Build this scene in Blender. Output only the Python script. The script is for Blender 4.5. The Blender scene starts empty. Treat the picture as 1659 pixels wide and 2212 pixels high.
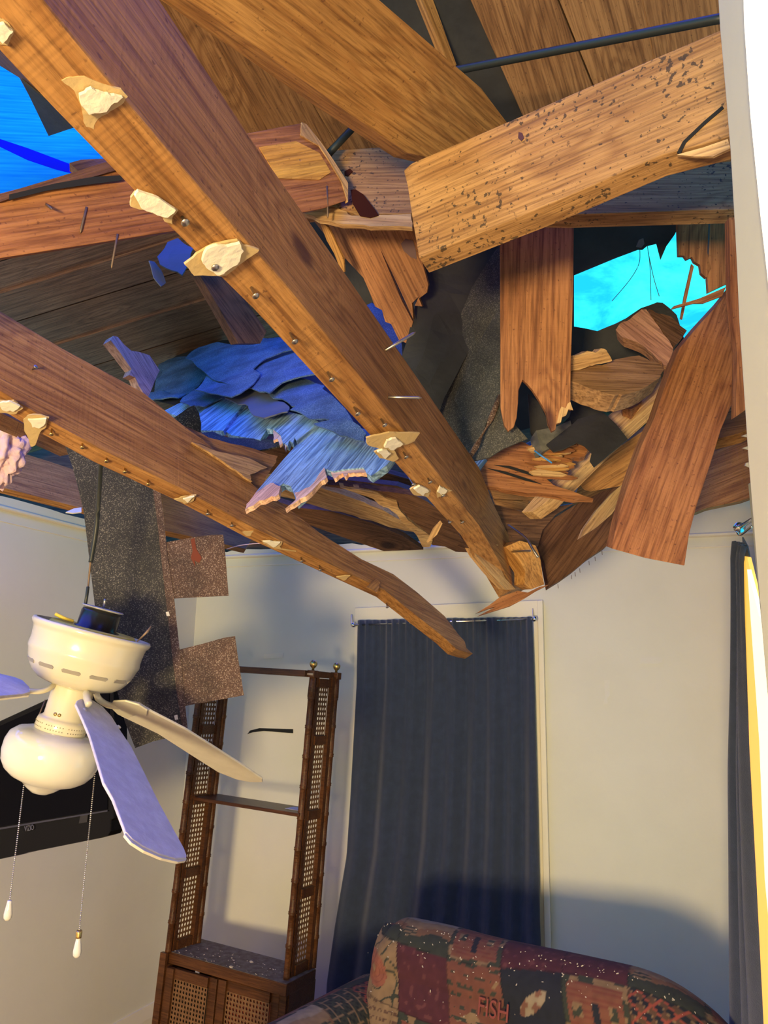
import bpy, bmesh, math, random
import numpy as np
from mathutils import Vector, Matrix
random.seed(7)
SC = bpy.context.scene
COL = SC.collection

# ------------------------------------------------------------------ camera
F = 1680.; W, H = 1659, 2212
PITCH = math.radians(12.6); ROLL = math.radians(0.95)
C = Vector((0, 0, 1.7))
cam = bpy.data.cameras.new('camera'); camo = bpy.data.objects.new('camera', cam); COL.objects.link(camo)
cam.sensor_fit = 'VERTICAL'; cam.sensor_height = 36; cam.sensor_width = 27; cam.lens = F / H * 36
cam.clip_start = 0.02; cam.clip_end = 200
camo.matrix_world = Matrix.Translation(C) @ Matrix.Rotation(math.pi / 2 + PITCH, 4, 'X') @ Matrix.Rotation(ROLL, 4, 'Z')
SC.camera = camo

# ------------------------------------------------------------------ colour management
SC.view_settings.view_transform = 'Standard'; SC.view_settings.look = 'None'
SC.view_settings.gamma = 1; SC.view_settings.use_curve_mapping = False
SC.view_settings.exposure = 0.08

def lin(r, g, b):
    f = lambda c: (c / 255 / 12.92) if c / 255 <= .04045 else ((c / 255 + .055) / 1.055) ** 2.4
    return (f(r), f(g), f(b), 1)

# ------------------------------------------------------------------ sky
wd = bpy.data.worlds.new('sky'); SC.world = wd; wd.use_nodes = True
nt = wd.node_tree; nt.nodes.clear()
def N(nt, t, **k):
    n = nt.nodes.new(t)
    for a, v in k.items():
        if a == 'inp':
            for i, x in v.items(): n.inputs[i].default_value = x
        else: setattr(n, a, v)
    return n
tc = N(nt, 'ShaderNodeTexCoord'); mp = N(nt, 'ShaderNodeMapping', inp={'Scale': (2.2, 2.2, 7.0)})
nz = N(nt, 'ShaderNodeTexNoise', inp={'Scale': 2.6, 'Detail': 6.0, 'Roughness': .62, 'Distortion': .4})
rp = N(nt, 'ShaderNodeValToRGB'); rp.color_ramp.elements[0].position = .44; rp.color_ramp.elements[0].color = (.012, .50, 1.0, 1)
rp.color_ramp.elements[1].position = .6; rp.color_ramp.elements[1].color = (.05, .95, 1.0, 1)
sx = N(nt, 'ShaderNodeSeparateXYZ'); mr = N(nt, 'ShaderNodeMapRange', inp={1: .54, 2: .66, 3: 1.0, 4: 0.0})
mix = N(nt, 'ShaderNodeMix', data_type='RGBA'); mix.inputs[6].default_value = (.26, .38, 3.1, 1)
bg = N(nt, 'ShaderNodeBackground', inp={'Strength': 1.4}); wo = N(nt, 'ShaderNodeOutputWorld')
L = nt.links.new
L(tc.outputs['Generated'], mp.inputs[0]); L(mp.outputs[0], nz.inputs[0]); L(nz.outputs[0], rp.inputs[0])
L(tc.outputs['Generated'], sx.inputs[0]); L(sx.outputs[2], mr.inputs[0]); L(mr.outputs[0], mix.inputs[0])
L(rp.outputs[0], mix.inputs[7]); L(mix.outputs[2], bg.inputs[0]); L(bg.outputs[0], wo.inputs[0])

# ------------------------------------------------------------------ lights: low warm area lamp added behind the viewer, unseen
def area(name, loc, target, size, power, col, sizey=None):
    d = bpy.data.lights.new(name, 'AREA'); d.energy = power; d.color = col; d.size = size
    if sizey: d.shape = 'RECTANGLE'; d.size_y = sizey
    o = bpy.data.objects.new(name, d); COL.objects.link(o); o.location = loc
    o.rotation_euler = (Vector(target) - Vector(loc)).to_track_quat('-Z', 'Y').to_euler()
    return o
area('warm_rear_lamp', (-0.95, -1.9, 1.15), (0.1, 3.2, 1.9), .45, 180, (1, .76, .38), .45)

# ------------------------------------------------------------------ pixel <-> place helpers
def ray(px, py):
    u = (px - W / 2) / F; v = -(py - H / 2) / F
    c, s = math.cos(ROLL), math.sin(ROLL)
    u, v = u * c - v * s, u * s + v * c
    return Vector((u, math.cos(PITCH) - v * math.sin(PITCH), math.sin(PITCH) + v * math.cos(PITCH)))
def P(px, py, d): return C + ray(px, py) * d
def at(px, py, Y): r = ray(px, py); return C + r * (Y / r.y)
class Plane:
    def __init__(s, *a):
        if len(a) == 3:
            q = [P(*x) for x in a]; s.p = q[0]; s.n = (q[1] - q[0]).cross(q[2] - q[0]).normalized()
        else: s.p, s.n = Vector(a[0]), Vector(a[1]).normalized()
        if s.n.dot(s.p - C) < 0: s.n = -s.n        # n points away from the viewer
    def on(s, px, py):
        r = ray(px, py); return C + r * ((s.p - C).dot(s.n) / r.dot(s.n))
    def off(s, d): return Plane(s.p + s.n * d, s.n)

# ------------------------------------------------------------------ object helpers
def tag(o, label=None, cat=None, group=None, kind=None):
    if label: o['label'] = label
    if cat: o['category'] = cat
    if group: o['group'] = group
    if kind: o['kind'] = kind
    return o
def link(name, bm, mat, parent=None, M=None, smooth=False):
    me = bpy.data.meshes.new(name)
    bmesh.ops.recalc_face_normals(bm, faces=bm.faces)
    bm.to_mesh(me); bm.free()
    if smooth:
        for p in me.polygons: p.use_smooth = True
    if mat: me.materials.append(mat)
    o = bpy.data.objects.new(name, me); COL.objects.link(o)
    if M is not None: o.matrix_world = M
    if parent:
        o.parent = parent; o.matrix_parent_inverse = WM(parent).inverted()
    return o
def WM(o):
    m = o.matrix_basis
    if o.parent: m = WM(o.parent) @ o.matrix_parent_inverse @ m
    return m
def empty(name, loc, M=None):
    o = bpy.data.objects.new(name, None); COL.objects.link(o); o.empty_display_size = .1
    if M is not None: o.matrix_world = M
    else: o.location = loc
    return o
def rag(pts):
    """pts may hold ('j', n, amp): n jagged points between its neighbours"""
    out = []; n = len(pts)
    for i, p in enumerate(pts):
        if isinstance(p[0], str):
            a = Vector(pts[i - 1][:2]); b = Vector(pts[(i + 1) % n][:2]); d = b - a; nn = Vector((-d.y, d.x)).normalized()
            for k in range(1, p[1] + 1):
                t = (k - .5 + random.uniform(-.3, .3)) / p[1]
                q = a + d * t + nn * ((p[2] if k % 2 else -p[2] * .5) * random.uniform(.4, 1.2)); out.append((q.x, q.y))
        else: out.append(p)
    return out
def frame(origin, x, z):
    z = z.normalized(); x = (x - z * x.dot(z)).normalized(); y = z.cross(x)
    return Matrix(((x.x, y.x, z.x, origin.x), (x.y, y.y, z.y, origin.y), (x.z, y.z, z.z, origin.z), (0, 0, 0, 1)))
def rough(pts, amp=2.0, n=3):
    pts = rag(pts); out = []
    for a, b in zip(pts, pts[1:] + pts[:1]):
        out.append(a); d = math.hypot(b[0] - a[0], b[1] - a[1]); k = max(1, min(n, int(d / 5)))
        for i in range(1, k): t = (i + random.uniform(-.25, .25)) / k; out.append((a[0] + (b[0] - a[0]) * t + random.uniform(-amp, amp), a[1] + (b[1] - a[1]) * t + random.uniform(-amp, amp)))
    return out
def slab(name, pts, plane, thick=.02, mat=None, parent=None, axis=None, tv=None, bevel=0.0, warp=0.0):
    pts = rag(pts)
    if isinstance(plane, tuple): plane = Plane(*plane)
    w = [plane.on(*p) for p in pts]
    o = sum(w, Vector()) / len(w)
    if axis: xd = plane.on(*axis[1]) - plane.on(*axis[0])
    else:
        k = max(range(len(w)), key=lambda i: (w[i] - w[i - 1]).length); xd = w[k] - w[k - 1]
    M = frame(o, xd, plane.n); Mi = M.inverted()
    t = tv if tv is not None else plane.n * thick
    bm = bmesh.new(); n = len(w)
    f = [bm.verts.new(Mi @ v) for v in w]; b = [bm.verts.new(Mi @ (v + t)) for v in w]
    bm.faces.new(f); bm.faces.new(b[::-1])
    for i in range(n): bm.faces.new((f[i], b[i], b[(i + 1) % n], f[(i + 1) % n]))
    bm.normal_update(); bmesh.ops.triangulate(bm, faces=[x for x in bm.faces if len(x.verts) > 4])
    if warp:
        bmesh.ops.subdivide_edges(bm, edges=bm.edges[:], cuts=2, use_grid_fill=True)
        from mathutils import noise
        for v in bm.verts: v.co.z += warp * noise.noise((M @ v.co) * 7)
    ob = link(name, bm, mat, parent, M)
    if bevel:
        m = ob.modifiers.new('b', 'BEVEL'); m.width = bevel; m.segments = 2; m.limit_method = 'ANGLE'; m.angle_limit = .7
    return ob
def width_vec(plane, c, e, w, ax=None):
    """vector of length w from the face corner seen at pixel c to the hidden-side corner seen at pixel e"""
    c3 = plane.on(*c); r = ray(*e); a = r.dot(r); b = -2 * r.dot(c3 - C); cc = (c3 - C).length_squared - w * w
    D = b * b - 4 * a * cc
    if D < 0: d = -b / (2 * a); t = C + r * d - c3; return t.normalized() * w
    best = None
    for s in (-1, 1):
        t = C + r * ((-b + s * math.sqrt(D)) / (2 * a)) - c3
        k = abs(t.normalized().dot(plane.n))
        if best is None or k > best[0]: best = (k, t)
    return best[1]
def beam(name, pts, plane, corner, mat, w=.045, axis=None, parent=None, bevel=.0015):
    if isinstance(plane, tuple): plane = Plane(*plane)
    tv = width_vec(plane, corner[0], corner[1], w)
    o = slab(name, pts, plane, mat=mat, axis=axis, tv=tv, parent=parent, bevel=bevel)
    a = plane.on(*axis[0]); b = plane.on(*axis[1])
    under = Plane(plane.on(*corner[0]), (b - a).cross(tv))
    return o, plane, under
def tube(name, pts, r, mat, parent=None, sides=10, closed_ends=True, rs=None):
    pts = [Vector(p) for p in pts]; o = pts[0].copy(); bm = bmesh.new(); rings = []
    for i, p in enumerate(pts):
        d = (pts[min(i + 1, len(pts) - 1)] - pts[max(i - 1, 0)]).normalized()
        up = Vector((0, 0, 1)) if abs(d.z) < .9 else Vector((1, 0, 0))
        x = d.cross(up).normalized(); y = d.cross(x); rr = rs[i] if rs else r
        rings.append([bm.verts.new(p - o + (x * math.cos(k * 2 * math.pi / sides) + y * math.sin(k * 2 * math.pi / sides)) * rr) for k in range(sides)])
    for a, b in zip(rings, rings[1:]):
        for k in range(sides): bm.faces.new((a[k], a[(k + 1) % sides], b[(k + 1) % sides], b[k]))
    bm.faces.new(rings[0][::-1]); bm.faces.new(rings[-1])
    return link(name, bm, mat, parent, Matrix.Translation(o), smooth=True)
def lathe(name, prof, mat, parent, M, seg=48, smooth=True):
    bm = bmesh.new(); rings = []
    for r, z in prof:
        if r < 1e-5: rings.append([bm.verts.new((0, 0, z))])
        else: rings.append([bm.verts.new((r * math.cos(2 * math.pi * k / seg), r * math.sin(2 * math.pi * k / seg), z)) for k in range(seg)])
    for a, b in zip(rings, rings[1:]):
        for k in range(seg):
            q = [a[k % len(a)], a[(k + 1) % len(a)], b[(k + 1) % len(b)], b[k % len(b)]]
            u = []
            for v in q:
                if v not in u: u.append(v)
            if len(u) > 2: bm.faces.new(u)
    return link(name, bm, mat, parent, M, smooth=smooth)
def box(name, lo, hi, mat, parent=None, M=None, bevel=0):
    bm = bmesh.new(); bmesh.ops.create_cube(bm, size=1)
    lo, hi = Vector(lo), Vector(hi); c = (lo + hi) / 2; s = hi - lo
    for v in bm.verts: v.co = Vector((v.co.x * s.x, v.co.y * s.y, v.co.z * s.z))
    o = link(name, bm, mat, parent, (M or Matrix()) @ Matrix.Translation(c))
    if bevel:
        m = o.modifiers.new('b', 'BEVEL'); m.width = bevel; m.segments = 2
    return o
def curvepts(pts, n=8):
    """Catmull-Rom through 3-D points"""
    p = [Vector(pts[0])] + [Vector(x) for x in pts] + [Vector(pts[-1])]; out = []
    for i in range(1, len(p) - 2):
        for k in range(n):
            t = k / n; a, b, c, d = p[i - 1], p[i], p[i + 1], p[i + 2]
            out.append(.5 * (2 * b + (c - a) * t + (2 * a - 5 * b + 4 * c - d) * t * t + (3 * b - a - 3 * c + d) * t ** 3))
    return out + [p[-2]]

# ------------------------------------------------------------------ materials
def newmat(name):
    m = bpy.data.materials.new(name); m.use_nodes = True; nt = m.node_tree; nt.nodes.clear()
    o = N(nt, 'ShaderNodeOutputMaterial'); b = N(nt, 'ShaderNodeBsdfPrincipled'); nt.links.new(b.outputs[0], o.inputs[0])
    return m, nt, b
def plain(name, col, rough=.6, metal=0, spec=.5, noise=None, bump=0, bscale=200, col2=None, emit=None):
    m, nt, b = newmat(name); b.inputs['Roughness'].default_value = rough; b.inputs['Metallic'].default_value = metal
    b.inputs['Specular IOR Level'].default_value = spec; b.inputs['Base Color'].default_value = col
    tc = N(nt, 'ShaderNodeTexCoord')
    if col2:
        nz = N(nt, 'ShaderNodeTexNoise', inp={'Scale': noise or 5, 'Detail': 6, 'Roughness': .6}); nt.links.new(tc.outputs['Object'], nz.inputs[0])
        r = N(nt, 'ShaderNodeValToRGB'); r.color_ramp.elements[0].color = col; r.color_ramp.elements[1].color = col2
        r.color_ramp.elements[0].position = .4; r.color_ramp.elements[1].position = .65
        nt.links.new(nz.outputs[0], r.inputs[0]); nt.links.new(r.outputs[0], b.inputs['Base Color'])
    if bump:
        nz = N(nt, 'ShaderNodeTexNoise', inp={'Scale': bscale, 'Detail': 4}); nt.links.new(tc.outputs['Object'], nz.inputs[0])
        bp = N(nt, 'ShaderNodeBump', inp={'Strength': bump, 'Distance': .004}); nt.links.new(nz.outputs[0], bp.inputs['Height']); nt.links.new(bp.outputs[0], b.inputs['Normal'])
    if emit: b.inputs['Emission Color'].default_value = emit[0]; b.inputs['Emission Strength'].default_value = emit[1]
    return m
def wood(name, c1, c2, dark, scale=1.0, mold=0.0, rough=.62, knots=True, saw=0.0, ring=13, con=.6):
    """grain runs along local X"""
    m, nt, b = newmat(name); L = nt.links.new; b.inputs['Roughness'].default_value = rough; b.inputs['Specular IOR Level'].default_value = .3
    tc = N(nt, 'ShaderNodeTexCoord'); oi = N(nt, 'ShaderNodeObjectInfo')
    mul = N(nt, 'ShaderNodeMath', operation='MULTIPLY', inp={1: 37.0}); L(oi.outputs['Random'], mul.inputs[0])
    add = N(nt, 'ShaderNodeVectorMath', operation='ADD'); L(tc.outputs['Object'], add.inputs[0])
    cx = N(nt, 'ShaderNodeCombineXYZ'); [L(mul.outputs[0], cx.inputs[i]) for i in range(3)]; L(cx.outputs[0], add.inputs[1])
    mp = N(nt, 'ShaderNodeMapping', inp={'Scale': (.32 * scale, 6.5 * scale, 6.5 * scale)}); L(add.outputs[0], mp.inputs[0])
    # knots: cells that push the rings aside
    mk = N(nt, 'ShaderNodeMapping', inp={'Scale': (2.6, 6.0, 6.0)}); L(add.outputs[0], mk.inputs[0])
    vo = N(nt, 'ShaderNodeTexVoronoi', inp={'Scale': 1.0, 'Randomness': 1.0}); L(mk.outputs[0], vo.inputs[0])
    kr = N(nt, 'ShaderNodeMapRange', interpolation_type='SMOOTHSTEP', inp={1: .42, 2: .02, 3: 0.0, 4: 1.0}); L(vo.outputs['Distance'], kr.inputs[0])
    n1 = N(nt, 'ShaderNodeTexNoise', inp={'Scale': 1.0, 'Detail': 3, 'Roughness': .5}); L(mp.outputs[0], n1.inputs[0])
    s = N(nt, 'ShaderNodeMath', operation='MULTIPLY_ADD', inp={1: (0.22 if knots else 0.0)}); L(kr.outputs[0], s.inputs[0]); L(n1.outputs[0], s.inputs[2])
    m2 = N(nt, 'ShaderNodeMath', operation='MULTIPLY', inp={1: ring * 6.283}); L(s.outputs[0], m2.inputs[0])
    sn = N(nt, 'ShaderNodeMath', operation='SINE'); L(m2.outputs[0], sn.inputs[0])
    mr = N(nt, 'ShaderNodeMapRange', inp={1: -1, 2: 1, 3: 0, 4: 1}); L(sn.outputs[0], mr.inputs[0])
    pw = N(nt, 'ShaderNodeMath', operation='POWER', inp={1: 2.0}); L(mr.outputs[0], pw.inputs[0])
    # fine fibre
    mf = N(nt, 'ShaderNodeMapping', inp={'Scale': (8, 190, 190)}); L(add.outputs[0], mf.inputs[0])
    nf = N(nt, 'ShaderNodeTexNoise', inp={'Scale': 1.0, 'Detail': 4, 'Roughness': .65}); L(mf.outputs[0], nf.inputs[0])
    nb = N(nt, 'ShaderNodeTexNoise', inp={'Scale': 3.2, 'Detail': 4}); L(add.outputs[0], nb.inputs[0])
    c = N(nt, 'ShaderNodeMix', data_type='RGBA'); c.inputs[6].default_value = c1; c.inputs[7].default_value = c2
    pc = N(nt, 'ShaderNodeMath', operation='MULTIPLY', inp={1: con}); L(pw.outputs[0], pc.inputs[0]); L(pc.outputs[0], c.inputs[0])
    d = N(nt, 'ShaderNodeMix', data_type='RGBA', blend_type='MULTIPLY'); d.inputs[0].default_value = .75
    rf = N(nt, 'ShaderNodeValToRGB'); rf.color_ramp.elements[0].position = .36; rf.color_ramp.elements[0].color = (.40, .33, .29, 1)
    rf.color_ramp.elements[1].position = .58; rf.color_ramp.elements[1].color = (1.1, 1.08, 1.04, 1); L(nf.outputs[0], rf.inputs[0])
    L(c.outputs[2], d.inputs[6]); L(rf.outputs[0], d.inputs[7])
    e = N(nt, 'ShaderNodeMix', data_type='RGBA', blend_type='MULTIPLY'); e.inputs[0].default_value = .6
    rb = N(nt, 'ShaderNodeValToRGB'); rb.color_ramp.elements[0].position = .3; rb.color_ramp.elements[0].color = (.6, .52, .47, 1)
    rb.color_ramp.elements[1].position = .6; rb.color_ramp.elements[1].color = (1.05, 1.05, 1.05, 1); L(nb.outputs[0], rb.inputs[0])
    L(d.outputs[2], e.inputs[6]); L(rb.outputs[0], e.inputs[7]); last = e.outputs[2]
    if knots:
        kc = N(nt, 'ShaderNodeMapRange', interpolation_type='SMOOTHSTEP', inp={1: .13, 2: .07, 3: 0.0, 4: .85}); L(vo.outputs['Distance'], kc.inputs[0])
        # only some cells carry a knot
        sel = N(nt, 'ShaderNodeMath', operation='GREATER_THAN', inp={1: .62}); sp = N(nt, 'ShaderNodeSeparateColor'); L(vo.outputs['Color'], sp.inputs[0]); L(sp.outputs[0], sel.inputs[0])
        km = N(nt, 'ShaderNodeMath', operation='MULTIPLY'); L(kc.outputs[0], km.inputs[0]); L(sel.outputs[0], km.inputs[1])
        kk = N(nt, 'ShaderNodeMix', data_type='RGBA'); kk.inputs[7].default_value = dark; L(km.outputs[0], kk.inputs[0]); L(last, kk.inputs[6]); last = kk.outputs[2]
    if mold:
        nm = N(nt, 'ShaderNodeTexNoise', inp={'Scale': 95, 'Detail': 2, 'Roughness': .6}); L(tc.outputs['Object'], nm.inputs[0])
        nl = N(nt, 'ShaderNodeTexNoise', inp={'Scale': 7, 'Detail': 3}); L(tc.outputs['Object'], nl.inputs[0])
        sm = N(nt, 'ShaderNodeMath', operation='MULTIPLY_ADD', inp={1: .45}); L(nl.outputs[0], sm.inputs[0]); L(nm.outputs[0], sm.inputs[2])
        mm = N(nt, 'ShaderNodeMapRange', inp={1: .93 - mold * .1, 2: .98 - mold * .1, 3: 0, 4: .85}); L(sm.outputs[0], mm.inputs[0])
        kk = N(nt, 'ShaderNodeMix', data_type='RGBA'); kk.inputs[7].default_value = (.035, .025, .018, 1); L(mm.outputs[0], kk.inputs[0]); L(last, kk.inputs[6]); last = kk.outputs[2]
    # scattered dark specks and handling dirt
    nd = N(nt, 'ShaderNodeTexNoise', inp={'Scale': 130, 'Detail': 2}); L(add.outputs[0], nd.inputs[0])
    dm = N(nt, 'ShaderNodeMapRange', inp={1: .66, 2: .74, 3: 0, 4: .6}); L(nd.outputs[0], dm.inputs[0])
    kd = N(nt, 'ShaderNodeMix', data_type='RGBA'); kd.inputs[7].default_value = dark; L(dm.outputs[0], kd.inputs[0]); L(last, kd.inputs[6]); last = kd.outputs[2]
    L(last, b.inputs['Base Color'])
    bp = N(nt, 'ShaderNodeBump', inp={'Strength': .8, 'Distance': .002})
    if saw:
        ms = N(nt, 'ShaderNodeMapping', inp={'Scale': (160, 3, 3)}); L(add.outputs[0], ms.inputs[0])
        ns = N(nt, 'ShaderNodeTexNoise', inp={'Scale': 1.0, 'Detail': 1}); L(ms.outputs[0], ns.inputs[0])
        sa = N(nt, 'ShaderNodeMath', operation='MULTIPLY_ADD', inp={1: saw}); L(ns.outputs[0], sa.inputs[0]); L(nf.outputs[0], sa.inputs[2]); L(sa.outputs[0], bp.inputs['Height'])
    else: L(nf.outputs[0], bp.inputs['Height'])
    L(bp.outputs[0], b.inputs['Normal'])
    return m
def granule(name, c1, c2, c3, scale=420):
    m, nt, b = newmat(name); L = nt.links.new; b.inputs['Roughness'].default_value = .75
    tc = N(nt, 'ShaderNodeTexCoord'); v = N(nt, 'ShaderNodeTexVoronoi', inp={'Scale': scale}); L(tc.outputs['Object'], v.inputs[0])
    sp = N(nt, 'ShaderNodeSeparateColor'); L(v.outputs['Color'], sp.inputs[0])
    r = N(nt, 'ShaderNodeValToRGB'); r.color_ramp.elements[0].color = c1; r.color_ramp.elements[0].position = .45
    r.color_ramp.elements[1].color = c3; r.color_ramp.elements[1].position = 1.0
    e = r.color_ramp.elements.new(.8); e.color = c2; L(sp.outputs[0], r.inputs[0])
    nb = N(nt, 'ShaderNodeTexNoise', inp={'Scale': 9, 'Detail': 4}); L(tc.outputs['Object'], nb.inputs[0])
    mx = N(nt, 'ShaderNodeMix', data_type='RGBA', blend_type='MULTIPLY'); mx.inputs[0].default_value = .7
    rb = N(nt, 'ShaderNodeValToRGB'); rb.color_ramp.elements[0].position = .35; rb.color_ramp.elements[0].color = (.4, .4, .4, 1); rb.color_ramp.elements[1].position = .6; rb.color_ramp.elements[1].color = (1.2, 1.2, 1.2, 1)
    L(nb.outputs[0], rb.inputs[0]); L(r.outputs[0], mx.inputs[6]); L(rb.outputs[0], mx.inputs[7]); L(mx.outputs[2], b.inputs['Base Color'])
    bp = N(nt, 'ShaderNodeBump', inp={'Strength': .8, 'Distance': .002}); L(sp.outputs[0], bp.inputs['Height']); L(bp.outputs[0], b.inputs['Normal'])
    return m
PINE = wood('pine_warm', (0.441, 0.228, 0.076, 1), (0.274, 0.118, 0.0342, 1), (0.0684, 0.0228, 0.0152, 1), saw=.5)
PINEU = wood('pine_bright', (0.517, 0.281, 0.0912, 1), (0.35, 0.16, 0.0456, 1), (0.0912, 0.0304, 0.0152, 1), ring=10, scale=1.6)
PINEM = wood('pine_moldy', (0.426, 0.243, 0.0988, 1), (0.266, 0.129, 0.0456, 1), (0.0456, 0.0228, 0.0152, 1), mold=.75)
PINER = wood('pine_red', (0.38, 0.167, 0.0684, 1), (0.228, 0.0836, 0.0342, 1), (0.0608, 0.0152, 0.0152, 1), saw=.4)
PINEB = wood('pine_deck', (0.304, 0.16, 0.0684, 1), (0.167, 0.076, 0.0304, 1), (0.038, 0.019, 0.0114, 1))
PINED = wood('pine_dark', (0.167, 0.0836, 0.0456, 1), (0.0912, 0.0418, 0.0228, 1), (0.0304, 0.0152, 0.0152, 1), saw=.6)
PINEP = wood('pine_pale', (0.608, 0.403, 0.198, 1), (0.456, 0.251, 0.0988, 1), (0.152, 0.076, 0.038, 1), knots=False, ring=14)
PINEG = wood('skylight_tint_sheathing', (.34, .56, .82, 1), (.14, .27, .48, 1), (.04, .06, .12, 1), ring=14, knots=False, con=1.0, scale=2)  # blue of the skylight is painted into the board colour
PINEV = wood('deck_purlish', (0.228, 0.122, 0.076, 1), (0.129, 0.0646, 0.0418, 1), (0.0304, 0.0152, 0.0114, 1))
FELT = plain('roof_felt', (.022, .021, .022, 1), .85, col2=(.035, .034, .036, 1), noise=8, bump=.4, bscale=60)
FELTG = granule('gritty_felt', (.03, .03, .03, 1), (.06, .055, .05, 1), (.16, .15, .13, 1), 700)
SHING = granule('shingle_skylight_tint', (.05, .10, .19, 1), (.09, .17, .30, 1), (.30, .38, .5, 1), 700)  # granule colour carries the blue cast of the skylight
SHINK = granule('shingle_black', (.020, .019, .018, 1), (.045, .040, .032, 1), (.20, .18, .14, 1), 520)
SHINR = granule('shingle_brown', (.07, .035, .025, 1), (.14, .08, .055, 1), (.36, .28, .22, 1), 520)
WALL = plain('wall_paint', (.72, .70, .60, 1), .7, col2=(.69, .67, .57, 1), noise=3, bump=.08, bscale=90)
TRIM = plain('trim_paint', (.80, .74, .60, 1), .42, bump=.05, bscale=40)
JAMB = plain('jamb_paint', (.50, .50, .40, 1), .45, bump=.2, bscale=25)
GYP = plain('gypsum', (.74, .70, .58, 1), .9, bump=.6, bscale=70)
PAPER = plain('drywall_paper', (.50, .36, .17, 1), .9, bump=.4, bscale=90)
STEEL = plain('nail_steel', (.45, .42, .38, 1), .38, 1.0)
RUST = plain('rusty_nail', (.22, .15, .10, 1), .6, .8)
CHROME = plain('brushed_nickel', (.75, .72, .66, 1), .2, 1.0)
BRASS = plain('brass', (.62, .44, .16, 1), .35, 1.0)
BLACKC = plain('black_cable', (.018, .022, .02, 1), .45)
CREAM = plain('cream_enamel', (.64, .59, .44, 1), .2, spec=.6)
BLADE = plain('blade_white', (.66, .62, .52, 1), .5, col2=(.6, .56, .47, 1), noise=20)
DUST = plain('blade_dusty', (.56, .52, .50, 1), .8, col2=(.66, .63, .60, 1), noise=26, bump=.3, bscale=150)
GLASSW = plain('opal_glass', (.68, .67, .62, 1), .08, spec=.7)
BLACKG = plain('black_gloss', (.004, .004, .004, 1), .2, spec=.12)
BLACKM = plain('black_metal', (.02, .02, .022, 1), .25, .4)
DARKV = plain('dark_void', (.01, .01, .01, 1), .9)
NAVY = plain('navy_cloth', (.022, .034, .070, 1), .85, col2=(.028, .042, .085, 1), noise=30, bump=.5, bscale=500)
NAVY.node_tree.nodes['Principled BSDF'].inputs['Sheen Weight'].default_value = .25
WALNUT = wood('walnut', (.115, .045, .016, 1), (.06, .023, .009, 1), (.02, .01, .01, 1), knots=False, rough=.32, ring=7)
CANE = plain('cane', (.20, .10, .04, 1), .5, col2=(.13, .06, .025, 1), noise=40)
YELLOW = plain('yellow_wire', (.75, .55, .05, 1), .4)
BLUEP = plain('dusty_plate', (.28, .27, .25, 1), .6, col2=(.45, .43, .4, 1), noise=60)
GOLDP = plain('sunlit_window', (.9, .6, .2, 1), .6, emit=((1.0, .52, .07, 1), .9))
WHITEP = plain('white_daylight_glow', (.9, .85, .7, 1), .5, emit=((1.0, .86, .55, 1), 1.15))
FLOORM = wood('floor_boards', (.25, .13, .06, 1), (.16, .08, .04, 1), (.05, .03, .02, 1))
PINK = plain('insulation', (.72, .5, .52, 1), 1.0, bump=1, bscale=60)
FLECK = plain('plaster_flecks', (.5, .44, .33, 1), .9)
# tarp: light comes through it
TARP, tn, tb = newmat('blue_tarp'); tb.inputs['Base Color'].default_value = (.02, .42, .95, 1)
tr = N(tn, 'ShaderNodeBsdfTranslucent'); ms = N(tn, 'ShaderNodeMixShader', inp={0: .92})
tcn = N(tn, 'ShaderNodeTexCoord'); tmp = N(tn, 'ShaderNodeMapping', inp={'Scale': (3, 90, 3)}); tno = N(tn, 'ShaderNodeTexNoise', inp={'Scale': 1.5, 'Detail': 3})
trm = N(tn, 'ShaderNodeValToRGB'); trm.color_ramp.elements[0].color = (.10, .62, .97, 1); trm.color_ramp.elements[1].color = (.26, .9, 1, 1); trm.color_ramp.elements[0].position = .3; trm.color_ramp.elements[1].position = .7
tn.links.new(tcn.outputs['Object'], tmp.inputs[0]); tn.links.new(tmp.outputs[0], tno.inputs[0]); tn.links.new(tno.outputs[0], trm.inputs[0]); tn.links.new(trm.outputs[0], tr.inputs[0])
out = [n for n in tn.nodes if n.type == 'OUTPUT_MATERIAL'][0]
tn.links.new(tb.outputs[0], ms.inputs[1]); tn.links.new(tr.outputs[0], ms.inputs[2]); tn.links.new(ms.outputs[0], out.inputs[0])
STRAP, tn, tb = newmat('blue_strap'); tb.inputs['Base Color'].default_value = (.01, .02, .7, 1)
tr = N(tn, 'ShaderNodeBsdfTranslucent'); tr.inputs[0].default_value = (.05, .06, .95, 1); ms = N(tn, 'ShaderNodeMixShader', inp={0: .8})
out = [n for n in tn.nodes if n.type == 'OUTPUT_MATERIAL'][0]
tn.links.new(tb.outputs[0], ms.inputs[1]); tn.links.new(tr.outputs[0], ms.inputs[2]); tn.links.new(ms.outputs[0], out.inputs[0])

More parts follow.
